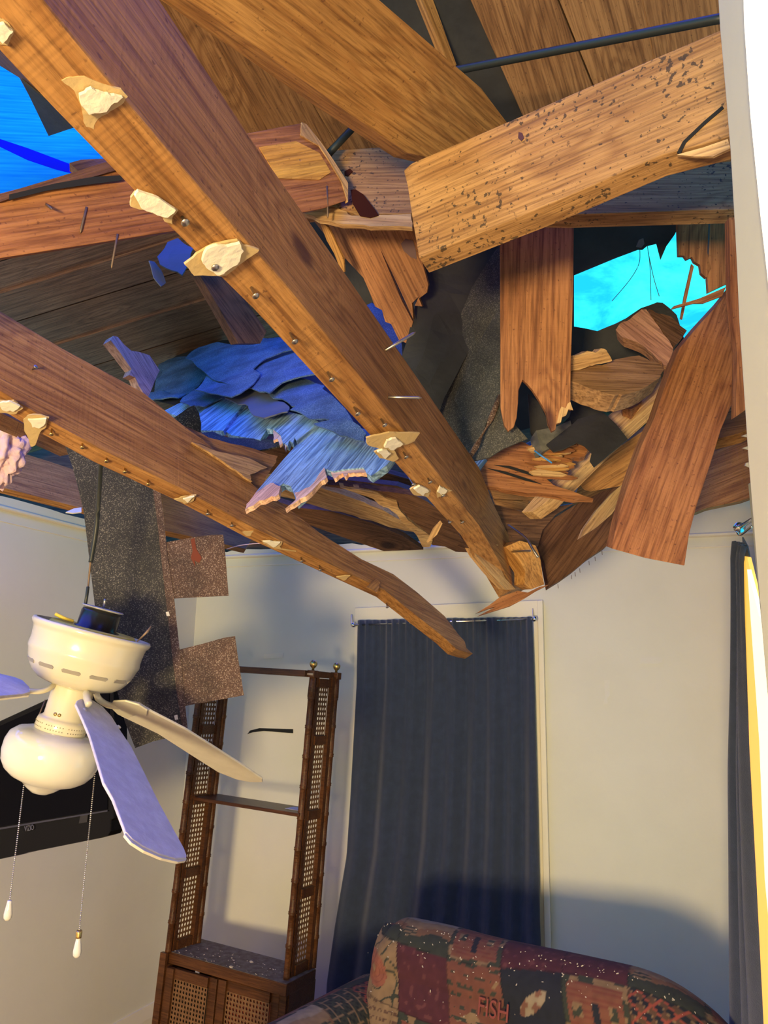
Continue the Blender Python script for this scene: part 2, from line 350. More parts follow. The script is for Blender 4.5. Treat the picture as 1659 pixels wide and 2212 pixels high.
# ================================================================== the room shell
def dirvp(x, y): r = ray(x, y); r.z = 0; return r.normalized()
DB = -dirvp(-3900, 1445); DL = dirvp(1550, 1480)      # along the back wall, along the side walls
_r = ray(432, 1192); K = C + _r * (.72 / _r.z); K.z = 0   # back left corner on the floor
NB = Vector((-DB.y, DB.x, 0)); NB = NB if NB.y > 0 else -NB   # outwards
NL = Vector((-DL.y, DL.x, 0)); NL = NL if NL.x < 0 else -NL
BW = Plane(K, NB)
KR = K + DB * 2.83
LW = Plane(K, NL); RW = Plane(KR, -NL)
def struct(o): o['kind'] = 'structure'; return o
def wallpoly(name, base, d, outl, n, th, mat, holes=None):
    """outl: list of (s, z) along the wall"""
    bm = bmesh.new(); M = Matrix.Translation(base)
    f = [bm.verts.new(d * s + Vector((0, 0, z))) for s, z in outl]; b = [bm.verts.new(v.co + n * th) for v in f]
    bm.faces.new(f); bm.faces.new(b[::-1]); m = len(f)
    for i in range(m): bm.faces.new((f[i], b[i], b[(i + 1) % m], f[(i + 1) % m]))
    bm.normal_update(); bmesh.ops.triangulate(bm, faces=[x for x in bm.faces if len(x.verts) > 4])
    return struct(link(name, bm, mat, None, M))
def bwpt(px, py, off=0): return BW.off(-off).on(px, py)
def sz(px, py):
    p = BW.on(px, py) - K; return (p.dot(DB), p.z)
rng = random.Random(3)
top = [(2.95, 2.56), (2.72, 2.545), (2.6, 2.50), (2.5, 2.49), (2.35, 2.44)]
s = 2.2
while s > .05: top.append((s, 2.42 + rng.uniform(-.012, .008))); s -= rng.uniform(.05, .16)
wallpoly('wall_back', K, DB, [(-.12, 0), (2.95, 0)] + top + [(-.12, 2.42)], NB, .11, WALL)
top = [(0, 2.42)]; s = -.08
while s > -4.6: top.append((s, 2.425 + rng.uniform(-.014, .008))); s -= rng.uniform(.06, .2)
wallpoly('wall_left', K, DL, [(0, 0)] + top + [(-8.2, 2.42), (-8.2, 0)], NL, .11, WALL)
# right wall with a window opening (s measured from the back right corner towards the viewer)
wy0, wy1 = -1.95, -.95
for a, z0, z1 in (((-8.2, wy0), 0, 3.4), ((wy1, 0.1), 0, 3.4), ((wy0, wy1), 0, .5), ((wy0, wy1), 2.08, 3.4)):
    pass
bm = bmesh.new()
def addq(bm, s0, s1, z0, z1, th=.11):
    p = [KR + DL * s0, KR + DL * s1]; o = -NL * th
    v = [bm.verts.new(q) for q in (p[0] + Vector((0, 0, z0)), p[1] + Vector((0, 0, z0)), p[1] + Vector((0, 0, z1)), p[0] + Vector((0, 0, z1)),
         p[0] + o + Vector((0, 0, z0)), p[1] + o + Vector((0, 0, z0)), p[1] + o + Vector((0, 0, z1)), p[0] + o + Vector((0, 0, z1)))]
    for f in ((0, 1, 2, 3), (7, 6, 5, 4), (0, 4, 5, 1), (1, 5, 6, 2), (2, 6, 7, 3), (3, 7, 4, 0)): bm.faces.new([v[i] for i in f])
addq(bm, -8.2, wy0, 0, 2.46); addq(bm, wy1, .1, 0, 2.46); addq(bm, wy0, wy1, 0, .5); addq(bm, wy0, wy1, 2.08, 2.46)
struct(link('wall_right', bm, WALL))
fl = [K + DL * -8.4 + NL * .3, KR + DL * -8.4 - NL * .3, KR + NB * .3 - NL * .3, K + NB * .3 + NL * .3]
def flat(name, pts, z, th, mat):
    bm = bmesh.new(); a = [bm.verts.new((p.x, p.y, z)) for p in pts]; b = [bm.verts.new((p.x, p.y, z + th)) for p in pts]
    bm.faces.new(a); bm.faces.new(b[::-1]); n = len(a)
    for i in range(n): bm.faces.new((a[i], b[i], b[(i + 1) % n], a[(i + 1) % n]))
    return struct(link(name, bm, mat))
flat('floor', fl, -.05, .05, FLOORM)
# the ceiling that still hangs over the part of the room behind the viewer
flat('ceiling', [K + DL * -8.2, KR + DL * -8.2, KR + DL * -3.75, K + DL * -4.75], 2.42, .02, WALL)
bm = bmesh.new(); q0 = K + DL * -8.2; q1 = KR + DL * -8.2
v = [bm.verts.new(q0), bm.verts.new(q1), bm.verts.new(q1 + Vector((0, 0, 2.42))), bm.verts.new(q0 + Vector((0, 0, 2.42)))]; bm.faces.new(v)
bmesh.ops.solidify(bm, geom=bm.faces[:], thickness=.1); struct(link('wall_front', bm, WALL))
# mouldings and baseboards
def strip(name, base, d, s0, s1, z0, z1, n, th, mat):
    bm = bmesh.new(); zz = [(0, z0), (-th * .6, z0 + (z1 - z0) * .12), (-th, z0 + (z1 - z0) * .3), (-th, z1 - (z1 - z0) * .3), (-th * .5, z1), (0, z1)]
    rings = [[bm.verts.new(d * s + n * o + Vector((0, 0, z))) for o, z in zz] for s in (s0, s1)]
    for i in range(len(zz) - 1): bm.faces.new((rings[0][i], rings[0][i + 1], rings[1][i + 1], rings[1][i]))
    bm.faces.new(rings[0]); bm.faces.new(rings[1][::-1])
    return struct(link(name, bm, mat, None, Matrix.Translation(base)))
strip('trim_1', K, DB, 0, 2.9, 2.372, 2.392, NB, .016, TRIM)
strip('trim_2', K, DL, -5, 0, 2.372, 2.392, NL, .016, TRIM)
strip('trim_3', K, DB, 0, 2.9, 2.325, 2.331, NB, .003, TRIM)
strip('trim_4', K, DL, -5, 0, 2.325, 2.331, NL, .003, TRIM)
strip('baseboard_left', K, DL, -8.1, 0, 0, .185, NL, .018, TRIM)
strip('baseboard_back', K, DB, 0, 2.83, 0, .185, NB, .018, TRIM)

# ------------------------------------------------------------------ window 1 (behind the blue curtain) in the back wall
wroot = struct(empty('window_1', bwpt(960, 1900)))
def bwslab(name, pts, off, th, mat, parent=None, axis=None, bevel=0):
    return slab(name, pts, BW.off(-off), th, mat, parent, axis, bevel=bevel)
bwslab('head_casing', [(766, 1313), (1172, 1296), (1172, 1336), (767, 1352)], .028, .028, TRIM, wroot, bevel=.003)
bwslab('side_casing', [(1128, 1298), (1172, 1296), (1190, 2045), (1192, 2130), (1146, 2130)], .024, .024, TRIM, wroot, bevel=.004)
bwslab('side_casing', [(766, 1313), (806, 1312), (792, 2130), (750, 2130)], .024, .024, TRIM, wroot, bevel=.004)
bwslab('back_band', [(1160, 1297), (1172, 1296), (1192, 2130), (1178, 2130)], .034, .012, TRIM, wroot, bevel=.003)
bwslab('pane', [(806, 1345), (1128, 1336), (1146, 2130), (792, 2130)], .004, .003, BLACKG, wroot)
bwslab('sash_rail', [(806, 1720), (1137, 1720), (1138, 1760), (804, 1760)], .018, .014, TRIM, wroot)

# curtain 1: gathered navy cloth
def cloth(name, left, right, plane, folds, amp, mat, label, cat, nu=150, nv=60, seed=1, group=None, sag=0):
    rg = random.Random(seed); ph = [rg.uniform(0, 6.28) for _ in range(8)]
    def edge(e, v):
        y = e[0][1] + (e[-1][1] - e[0][1]) * v
        for (x0, y0), (x1, y1) in zip(e, e[1:]):
            if y <= y1 or (x1, y1) == e[-1]: return (x0 + (x1 - x0) * (y - y0) / (y1 - y0), y)
    bm = bmesh.new(); g = []
    o = plane.on(*edge(left, .5))
    for j in range(nv + 1):
        v = j / nv; a = edge(left, v); b = edge(right, v); row = []
        for i in range(nu + 1):
            u = i / nu; p = plane.on(a[0] + (b[0] - a[0]) * u, a[1] + (b[1] - a[1]) * u)
            fu = folds * 6.283 * u
            z = math.sin(fu + ph[0] + .6 * math.sin(2.5 * v + ph[1]) + 2.2 * math.sin(3.1 * u + ph[5])) * (.35 + .65 * min(1, v * 2))
            z += .6 * math.sin(fu * .43 + ph[2] + v * 1.2)
            z += .55 * math.sin(fu * 2.9 + ph[3]) * math.exp(-v * 9)
            row.append(bm.verts.new(p + plane.n * (z * amp) - o))
        g.append(row)
    for j in range(nv):
        for i in range(nu): bm.faces.new((g[j][i], g[j][i + 1], g[j + 1][i + 1], g[j + 1][i]))
    ob = link(name, bm, mat, None, Matrix.Translation(o), smooth=True)
    m = ob.modifiers.new('s', 'SOLIDIFY'); m.thickness = .0018
    return tag(ob, label, cat, group)
cloth('curtain', [(772, 1340), (770, 1480), (757, 1700), (747, 1850), (722, 2000), (704, 2125), (700, 2200)],
      [(1150, 1333), (1156, 1500), (1162, 1750), (1167, 2000), (1170, 2080)], BW.off(-.075), 9, .015, NAVY,
      'dusty navy curtain gathered on a thin rod in front of the back wall window', 'curtain')
rod = tag(tube('curtain_rod', [bwpt(764, 1350, .075), bwpt(1150, 1337, .075)], .005, CHROME), 'thin metal rod holding the navy curtain over the back window', 'curtain rod')
for px, py in ((763, 1350), (1155, 1337)):
    M = Matrix.Translation(bwpt(px, py, .075))
    lathe('finial', [(0, -.013), (.008, -.011), (.012, -.004), (.013, 0), (.012, .004), (.008, .011), (0, .013)], CHROME, rod, M, 20)
    tube('bracket', curvepts([bwpt(px - 4, py - 22, .027), bwpt(px - 4, py - 12, .05), bwpt(px - 4, py - 2, .075)], 6), .0035, CHROME, rod)
# thing of the wall: patches and a slot
for i, (pts, lab) in enumerate([
    ([(1381, 1421), (1432, 1420), (1430, 1431), (1420, 1434), (1383, 1434)], 'long low patch of unpainted plaster on the wall right of the window'),
    ([(1305, 1469), (1317, 1468), (1318, 1503), (1312, 1508), (1313, 1520), (1303, 1522), (1307, 1505)], 'upright torn patch of plaster on the wall right of the window'),
    ([(570, 1413), (612, 1410), (611, 1421), (571, 1423)], 'small pale scuffed patch on the wall above the shelf unit')]):
    tag(slab('plaster_patch', pts, BW.off(-.0025), .002, GYP if i == 2 else plain('patch%d' % i, (.72, .70, .62, 1), .8, bump=.5, bscale=60)), lab, 'wall patch')
tag(slab('wall_slot', [(534, 1586), (540, 1578), (560, 1573), (633, 1575), (633, 1584), (570, 1579), (545, 1582)], BW.off(-.002), .002, DARKV), 'black slot cut in the wall seen through the shelf unit', 'slot')

# ------------------------------------------------------------------ window 2 in the right wall, seen almost edge on
w2 = struct(empty('window_2', at(1640, 1400, 1.75)))
# casing board towards the room
def prism(name, world_pts, t, mat, parent=None, bevel=0, xd=None):
    o = sum(world_pts, Vector()) / len(world_pts); M = frame(o, xd or (world_pts[1] - world_pts[0]), t); Mi = M.inverted()
    bm = bmesh.new(); f = [bm.verts.new(Mi @ p) for p in world_pts]; b = [bm.verts.new(Mi @ (p + t)) for p in world_pts]; n = len(f)
    bm.faces.new(f); bm.faces.new(b[::-1])
    for i in range(n): bm.faces.new((f[i], b[i], b[(i + 1) % n], f[(i + 1) % n]))
    ob = link(name, bm, mat, parent, M)
    if bevel: m = ob.modifiers.new('b', 'BEVEL'); m.width = bevel; m.segments = 2
    return ob
a = at(1615, 1045, 1.72); b = Vector((a.x + .012, a.y, .5)); out_ = Vector((1, 0, 0)) * .14
prism('near_casing', [a, b, b + out_, a + out_], Vector((0, -.022, 0)), JAMB, w2, .003)
# sunlit shade / reveal behind the curtain
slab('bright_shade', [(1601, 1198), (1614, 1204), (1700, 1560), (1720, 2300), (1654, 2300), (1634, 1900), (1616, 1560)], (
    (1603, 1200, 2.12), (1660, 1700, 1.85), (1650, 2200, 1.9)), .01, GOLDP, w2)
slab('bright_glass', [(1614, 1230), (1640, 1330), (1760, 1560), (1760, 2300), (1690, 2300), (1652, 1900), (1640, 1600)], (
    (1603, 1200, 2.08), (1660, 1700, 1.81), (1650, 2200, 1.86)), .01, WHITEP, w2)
cloth('curtain', [(1590, 1168), (1586, 1200), (1585, 1300), (1583, 1450), (1578, 1650), (1579, 1900), (1580, 2260)],
      [(1611, 1180), (1604, 1205), (1606, 1300), (1611, 1500), (1622, 1700), (1636, 1950), (1662, 2260)],
      Plane((1590, 1200, 2.15), (1640, 1900, 1.95), (1590, 2200, 2.2)), 2.5, .010, NAVY,
      'narrow navy curtain hanging at the right edge beside the bright window', 'curtain', nu=40, seed=5)
slab('curtain_heading', [(1603, 1160), (1614, 1180), (1622, 1220), (1630, 1240), (1616, 1240), (1606, 1203)], ((1603, 1200, 2.1), (1630, 1240, 2.05), (1603, 1300, 2.1)), .004, NAVY)
bpy.data.objects['curtain_heading'].name = 'valance_scrap'; tag(bpy.data.objects['valance_scrap'], 'short gathered navy end of cloth under the ball of the right rod', 'cloth')
rr = tag(tube('curtain_rod', [P(1597, 1140, 2.12), P(1660, 1100, 1.9)], .006, CHROME), 'bright curtain rod at the right window ending in a round ball', 'curtain rod')
lathe('finial', [(0, -.016), (.009, -.013), (.0145, -.006), (.016, 0), (.0145, .006), (.009, .013), (0, .016)], CHROME, rr, Matrix.Translation(P(1597, 1140, 2.12)), 24)
tube('bracket', curvepts([P(1592, 1148, 2.1), P(1600, 1155, 2.1), P(1625, 1137, 2.05)]), .0035, CHROME, rr)

# ------------------------------------------------------------------ near door jamb at the right edge of the view
jm = struct(empty('door_1', P(1620, 600, .7)))
e0 = [(1545, -60), (1552, 60), (1566, 220), (1575, 330), (1588, 560), (1594, 700), (1604, 850), (1614, 1000), (1622, 1100), (1634, 1250), (1648, 1420), (1668, 1650), (1690, 1900), (1720, 2300)]
pl = Plane((1545, 0, .85), (1625, 1100, .85), (1620, 0, .78))
slab('casing', e0 + [(1790, 2300), (1720, -60)], pl, .016, JAMB, jm, axis=((1545, 0), (1625, 1100)), bevel=.004)
slab('jamb_glow_band', [(1601, -60), (1605, 60), (1618, 250), (1640, 470), (1664, 680), (1700, 1000), (1760, 1000), (1790, -60)], pl.off(-.012), .012, WHITEP, jm, axis=((1603, 0), (1650, 700)), bevel=.003)  # emissive strip standing in for the overexposed band of the jamb
# ================================================================== the open attic: joists, rafters, decking
V = lambda *a: Vector(a)
def nail(parent, p, n, ln=.012, mat=STEEL, r=.0016, name='nail'):
    n = n.normalized(); M = frame(p, n.orthogonal(), n)
    return lathe(name, [(0, -.004), (r, -.004), (r, ln), (r * 2.6, ln), (r * 2.6, ln + .0012), (0, ln + .0018)], mat, parent, M, 8)
def bignail(parent, a, b, plane, d, mat=RUST, r=.0022, label=None):
    p = plane.on(*a); q = P(b[0], b[1], d)
    return tube('nail', [p, p.lerp(q, .5), q, q + (q - p).normalized() * .006], r, mat, parent, 8, rs=[r, r, r, r * .25])
def remnant(parent, pts, under, gyp=None, lift=.008, paper=PAPER):
    o = slab('drywall_scrap', rough(pts, 1.6), under.off(-lift), .003, paper, parent, warp=.006)
    if gyp: slab('gypsum', rough(gyp, 2.2), under.off(-lift - .005), .004, GYP, o, warp=.006)
    return o

# --- joist A: the big one crossing the whole view, scraps of drywall still nailed to its underside
plA = Plane((225, 165, .62), (1035, 1135, 1.80), (535, 290, .87))
A, plA, unA = beam('ceiling_joist', [(-20, -140), (250, -140), (310, -50), (345, 0), (535, 288), (740, 582), (870, 770), (1035, 1010), (1066, 1088), (1110, 1180), (1142, 1268), (1110, 1272), (1085, 1225), (1060, 1180), (1035, 1135), (860, 915), (625, 625), (430, 405), (225, 165), (130, 50)],
    plA, ((860, 915), (792, 955)), PINE, .048, ((225, 165), (1035, 1135)))
tag(A, 'large broken ceiling joist crossing the view diagonally, pale drywall scraps along its lit underside', 'joist')
for pts, g in [
    ([(0, 38), (14, 46), (31, 66), (24, 80), (16, 98), (0, 96), (-20, 60)], [(0, 55), (10, 52), (28, 68), (18, 80), (6, 95), (-10, 80)]),
    ([(132, 172), (150, 165), (182, 163), (222, 180), (262, 192), (276, 208), (262, 226), (238, 240), (226, 248), (208, 262), (203, 280), (186, 274), (180, 262), (176, 232), (160, 195)], [(172, 205), (198, 190), (215, 198), (240, 206), (265, 210), (246, 222), (230, 242), (192, 248), (176, 228)]),
    ([(283, 428), (294, 414), (345, 430), (385, 454), (372, 470), (372, 484), (355, 478), (350, 468), (310, 453), (282, 446)], [(292, 426), (300, 414), (345, 430), (380, 454), (362, 470), (340, 465), (305, 450)]),
    ([(399, 572), (425, 550), (463, 530), (515, 521), (530, 534), (562, 543), (547, 556), (515, 578), (490, 598), (470, 598), (420, 597)], [(438, 566), (448, 540), (470, 532), (492, 535), (520, 528), (528, 545), (514, 575), (488, 590), (470, 597), (446, 580)]),
    ([(790, 944), (840, 932), (906, 934), (895, 952), (862, 965), (842, 975), (820, 968), (794, 960)], [(835, 950), (855, 945), (870, 958), (850, 972), (830, 966)]),
    ([(808, 976), (828, 968), (852, 972), (862, 990), (850, 998), (820, 990)], [(815, 976), (830, 972), (845, 980), (832, 992)]),
    ([(886, 1058), (905, 1048), (932, 1060), (926, 1076), (895, 1070)], [(895, 1058), (908, 1051), (928, 1062), (915, 1073)]),
    ([(944, 1066), (952, 1051), (978, 1062), (960, 1070), (946, 1077)], [(947, 1066), (953, 1054), (968, 1062), (955, 1073)]),
    ([(1012, 1182), (1050, 1173), (1078, 1180), (1052, 1186), (1030, 1195)], None)]:
    remnant(A, pts, unA, g)
for x, y in [(543, 622), (628, 722), (708, 805), (765, 880), (823, 905), (870, 975), (886, 1035), (922, 1030), (950, 1060), (965, 1118), (992, 1118), (1018, 1165), (390, 462), (455, 560)]:
    nail(A, unA.on(x, y), -unA.n, .013, STEEL, .0017)
bignail(A, (832, 757), (892, 721), plA, plA and (plA.on(860, 740) - C).length * .93, STEEL, .0026)
bignail(A, (838, 858), (903, 859), plA, (plA.on(860, 858) - C).length * .95, STEEL, .0026)
bignail(A, (1098, 1192), (1145, 1190), plA, 1.78, STEEL, .0026)
# scab of paler board nailed behind its end
tag(slab('board_offcut', [(1020, 1185), (1045, 1200), (1075, 1215), (1092, 1250), (1114, 1273), (1092, 1274), (1060, 1240), (1030, 1203)], Plane((1030, 1200, 1.9), (1092, 1270, 2.05), (1075, 1210, 2.0)), .02, PINEP), 'thin pale board offcut under the lower tip of the large diagonal joist', 'board')

# --- joist B: lower left, sagging down to a snapped tip
plB = Plane((0, 845, 1.45), (830, 1275, 2.35), (310, 850, 1.80))
B, plB, unB = beam('ceiling_joist', [(-700, 250), (0, 672), (130, 750), (310, 848), (400, 922), (440, 950), (500, 1005), (560, 1058), (600, 1080), (690, 1150), (780, 1207), (850, 1240), (900, 1278), (960, 1330), (992, 1372), (1004, 1385), (1008, 1400), (1022, 1412), (1004, 1408), (985, 1402), (960, 1378), (830, 1275), (550, 1142), (400, 1060), (215, 970), (90, 900), (0, 845), (-700, 480)],
    plB, ((400, 1060), (384, 1083)), PINE, .045, ((0, 845), (830, 1275)))
tag(B, 'sagging ceiling joist from the left edge to a snapped tip over the navy curtain', 'joist')
slab('torn_layer', rough([(395, 918), (450, 945), (520, 962), (600, 985), (592, 1005), (575, 1030), (565, 1062), (500, 1006), (440, 952)]), plB.off(.012), .022, PINE, B, axis=((395, 918), (600, 985)))
slab('torn_layer', rough([(415, 955), (470, 975), (540, 990), (578, 1010), (540, 1025), (545, 1040), (500, 1010), (450, 975)]), plB.off(-.006), .008, PINEP, B, axis=((415, 955), (578, 1010)))
for pts, g in [([(-20, 866), (30, 865), (50, 882), (35, 895), (0, 892), (-20, 890)], [(0, 870), (20, 867), (43, 878), (28, 890), (5, 886)]),
    ([(50, 908), (62, 898), (85, 897), (106, 902), (100, 922), (86, 935), (76, 962), (66, 965), (58, 940), (52, 925)], [(60, 908), (100, 905), (98, 915), (84, 926), (70, 924)]),
    ([(376, 1078), (400, 1072), (424, 1070), (418, 1082), (398, 1088)], [(395, 1078), (420, 1073), (405, 1086)]),
    ([(523, 1150), (548, 1147), (541, 1158), (532, 1158)], None),
    ([(565, 1168), (610, 1171), (604, 1180), (612, 1187), (640, 1192), (600, 1186), (580, 1180)], [(568, 1169), (605, 1172), (590, 1182)]),
    ([(726, 1248), (757, 1245), (742, 1256)], None)]:
    remnant(B, pts, unB, g)
for x, y in [(112, 926), (178, 955), (230, 985), (270, 1008), (320, 1035), (448, 1100), (500, 1125), (650, 1203), (690, 1222), (835, 1303), (925, 1355), (985, 1392)]:
    nail(B, unB.on(x, y), -unB.n, .014, BRASS if x < 400 else STEEL, .0018)
nail(B, plB.on(70, 798), -plB.n, .01, STEEL)
slab('splinter', [(792, 1268), (812, 1250), (822, 1258), (815, 1280)], plB.off(-.004), .004, PINE, B)

# --- beam R: crosses the left part behind joist A, clean sawn end with bent nails
plR = Plane((0, 558, 1.22), (660, 455, 1.62), (540, 290, 1.55))
R, plR, unR = beam('roof_beam', [(-700, 491), (0, 418), (80, 397), (175, 372), (270, 343), (400, 318), (540, 287), (652, 266), (668, 285), (692, 312), (712, 345), (736, 388), (752, 432), (700, 450), (600, 470), (370, 500), (0, 558), (-700, 668)],
    plR, ((0, 558), (0, 562)), PINER, .045, ((0, 500), (660, 400)))
tag(R, 'reddish roof beam running from the left edge to a sawn end with two bent nails', 'beam')
slab('end_grain', [(652, 264), (662, 268), (692, 305), (720, 345), (752, 395), (752, 436), (738, 392), (712, 348), (690, 315), (650, 292)], plR.off(-.003), .01, PINEP, R)
slab('yellow_face', [(560, 318), (640, 305), (690, 330), (715, 372), (690, 388), (600, 385)], plR.off(-.0015), .002, wood('pine_yellow', (.80, .47, .10, 1), (.62, .30, .06, 1), (.2, .1, .03, 1), knots=False, ring=10), R, axis=((560, 318), (690, 300)))
slab('split_edge', [(0, 420), (160, 372), (245, 345), (270, 362), (190, 385), (90, 405), (0, 436)], plR.off(-.006), .006, PINED, R, axis=((0, 420), (160, 372)))
for a, b in [((187, 448), (175, 497)), ((254, 506), (242, 573)), ((647, 345), (646, 424)), ((706, 402), (708, 466)), ((100, 442), (110, 450))]:
    bignail(R, a, b, plR, (plR.on(*a) - C).length * .985 / (ray(*b).length), RUST, .0022)
slab('dark_split', [(20, 420), (120, 396), (200, 382), (268, 378), (262, 390), (180, 400), (100, 412), (20, 432)], plR.off(-.0075), .001, DARKV, R)

# --- beam Q: long level purlin behind the mouldy beam
plQ = Plane((740, 400, 1.76), (1590, 400, 1.62), (800, 325, 1.80))
Q, plQ, unQ = beam('roof_beam', [(640, 330), (715, 325), (840, 317), (1000, 325), (1300, 372), (1470, 360), (1590, 347), (1640, 345), (1640, 450), (1590, 452), (1240, 463), (1160, 462), (885, 461), (770, 463), (735, 450), (700, 448), (650, 455)],
    plQ, ((885, 461), (885, 490)), PINEM, .045, ((740, 400), (1590, 400)))
tag(Q, 'long level roof beam with black mould specks, partly hidden behind the slanted beam at right', 'beam')
slab('split_face', rough([(648, 456), (680, 450), (716, 445), (742, 455), (760, 466), (888, 462), (890, 490), (800, 489), (740, 484), (690, 474)]), plQ.off(-.012), .012, PINEP, Q, axis=((648, 456), (890, 470)))
slab('knot', [(757, 410), (768, 409), (785, 420), (812, 455), (818, 465), (800, 470), (778, 466), (762, 440)], plQ.off(-.014), .002, plain('knot', (.045, .012, .008, 1), .95, spec=.05), Q, warp=.001)
slab('knot', [(744, 370), (756, 364), (762, 370), (752, 380), (744, 378)], plQ.off(-.002), .002, plain('knot2', (.045, .012, .008, 1), .95, spec=.05), Q)

# --- beam E: broad swirled-grain rafter coming down from the top
plE = Plane((350, -10, 1.0), (890, 350, 1.55), (1062, 278, 1.62))
E_, plE, unE = beam('rafter', [(150, -140), (640, -140), (757, 0), (1005, 203), (1064, 277), (1000, 330), (940, 345), (895, 350), (850, 340), (690, 236), (520, 118), (345, 0)],
    plE, ((1005, 203), (1040, 190)), PINEU, .045, ((400, 0), (890, 330)))
tag(E_, 'broad orange rafter with swirled grain coming down from the top centre', 'rafter')
for x, y in [(1008, 198), (1062, 248)]:
    slab('chipped_edge', [(x - 7, y - 8), (x + 8, y - 4), (x + 14, y + 8), (x + 2, y + 12), (x - 4, y + 3)], plE.off(-.002), .004, PINED, E_)

# --- beam D: mouldy slanted beam at the right
plD = Plane((905, 557, 1.40), (1570, 295, 1.12), (872, 368, 1.43))
D, plD, unD = beam('rafter', [(872, 368), (890, 352), (960, 322), (1100, 262), (1400, 132), (1545, 70), (1640, 30), (1650, 270), (1570, 297), (1430, 335), (1180, 445), (905, 557), (892, 480), (880, 400)],
    plD, ((905, 557), (927, 590)), PINEM, .045, ((905, 557), (1570, 297)))
tag(D, 'thick slanted beam at upper right peppered with black mould, sawn end at left', 'beam')
slab('split_line', [(1462, 330), (1475, 305), (1520, 262), (1560, 228), (1564, 234), (1524, 268), (1482, 308), (1470, 332)], plD.off(-.0015), .001, DARKV, D)
slab('splintered_lip', [(1462, 334), (1520, 318), (1572, 300), (1578, 320), (1540, 338), (1500, 338)], plD.off(-.004), .006, PINEP, D, axis=((1462, 334), (1572, 300)))
slab('knot', [(1120, 285), (1128, 287), (1132, 298), (1126, 305), (1119, 298)], plD.off(-.0015), .001, plain('knot3', (.07, .02, .015, 1), .5), D)

# --- cable
cb = tag(tube('cable', [P(1600, 33, 1.34), P(1545, 42, 1.36), P(1270, 96, 1.55), P(985, 152, 1.72), P(860, 200, 1.85), P(770, 268, 1.8), P(706, 336, 1.75)], .0085, BLACKC, sides=12), 'dark round electrical cable crossing behind the beams at the top', 'cable')

# --- roof decking above, at top right and centre
plT = Plane((1000, 0, 1.9), (1540, 0, 1.8), (1100, 300, 2.15))
def strip_line(x0, m): return lambda y: x0 + m * y
ln = [strip_line(975, .36), strip_line(1170, .325), strip_line(1386, .19), strip_line(1640, .08), strip_line(1950, .03)]
lbl = ['pale roof plank at the top right, nearest the black felt gap', 'middle roof plank of the top right decking above the cable', 'roof plank at the top right reaching the white door casing', 'roof plank above the white door casing']
for i in range(4):
    a, b = ln[i], ln[i + 1]
    tag(slab('roof_plank', [(a(-420) + 3, -420), (b(-420) - 1, -420), (b(520) - 1, 520 if i > 1 else 330), (a(520) + 3, 520 if i > 1 else 330)], plT.off(.004 * (i % 2)), .019, PINEB, axis=((a(0), 0), (a(300), 300)), bevel=.001), lbl[i], 'plank', 'top right roof decking')
tag(slab('felt_sheet', [(640, -420), (1800, -420), (1800, 330), (930, 420), (800, 100)], plT.off(.03), .004, FELT), 'black roofing felt showing in the gap beside the top right planks', 'roofing felt')
tag(slab('batten', [(900, -30), (925, -30), (986, 140), (976, 150), (960, 120)], Plane((900, 0, 1.9), (980, 140, 1.95), (925, 0, 1.92)), .02, PINE, axis=((900, -30), (970, 145))), 'thin orange batten beside the black felt gap at the top', 'batten')
plT2 = Plane((400, 0, 1.65), (760, 0, 1.85), (700, 320, 2.1))
l2 = [(130, 260), (285, 470), (420, 600), (545, 730), (680, 850), (800, 960)]
lb2 = ['shadowed roof plank between the large joist and the broad rafter, leftmost', 'second roof plank from the large joist, behind the sawn beam end', 'roof plank behind the broad rafter above the cable', 'roof plank right behind the cable and broad rafter', 'roof plank hidden mostly by the broad rafter']
for i in range(5):
    (a0, a1), (b0, b1) = l2[i], l2[i + 1]
    tag(slab('roof_plank', [(a0 - 160, -260), (b0 - 160, -260), (b1 + 20, 350), (a1 + 20, 350)], plT2.off(.004 * (i % 2)), .019, PINEB, axis=((a0 - 160, -260), (a1 + 20, 350)), bevel=.001), lb2[i], 'plank', 'upper centre roof decking')

# --- left roof deck, bluish planks
plV = Plane((0, 650, 3.2), (500, 560, 3.6), (300, 830, 4.2))
ys = [470, 565, 634, 706, 782, 852, 925, 1000]
lb3 = ['dark roof plank just under the reddish beam at left, topmost of the left deck', 'second dark roof plank of the left deck counted from the top', 'dark left deck plank with a large oval knot', 'fourth dark plank of the left deck, above the blue shingles', 'dark left deck plank level with the broken branch of wood', 'lower left deck plank behind the sagging joist', 'lowest left deck plank behind the sagging joist']
for i in range(7):
    y0, y1 = ys[i] + 1.2, ys[i + 1] - 1.2
    tag(slab('roof_plank', [(-160, y0 + 48), (640, y0 - 195), (640, y1 - 195), (-160, y1 + 48)], plV.off(.012 * (i % 2)), .019, PINEV, axis=((-160, y0 + 48), (640, y0 - 195))), lb3[i], 'plank', 'left roof decking')
for x, y in [(150, 578), (200, 635), (220, 665), (170, 605), (250, 700), (120, 560), (190, 720)]:
    pass
tag(slab('rafter', [(428, 588), (470, 590), (502, 606), (576, 716), (562, 742), (515, 742), (470, 660)], Plane((430, 590, 2.5), (560, 735, 2.7), (500, 605, 2.6)), .04, PINED, axis=((430, 590), (540, 740))), 'short dark rafter stub above the blue shingles, left of the large joist', 'rafter')
tag(slab('felt_flap', [(340, 556), (362, 524), (385, 518), (420, 540), (410, 568), (392, 588), (382, 580), (345, 568)], Plane((340, 556, 2.3), (420, 540, 2.35), (390, 585, 2.2)), .003, plain('felt_blue', (.02, .032, .06, 1), .6), warp=.03), 'dark blue torn felt flap hanging under the reddish beam', 'felt flap')
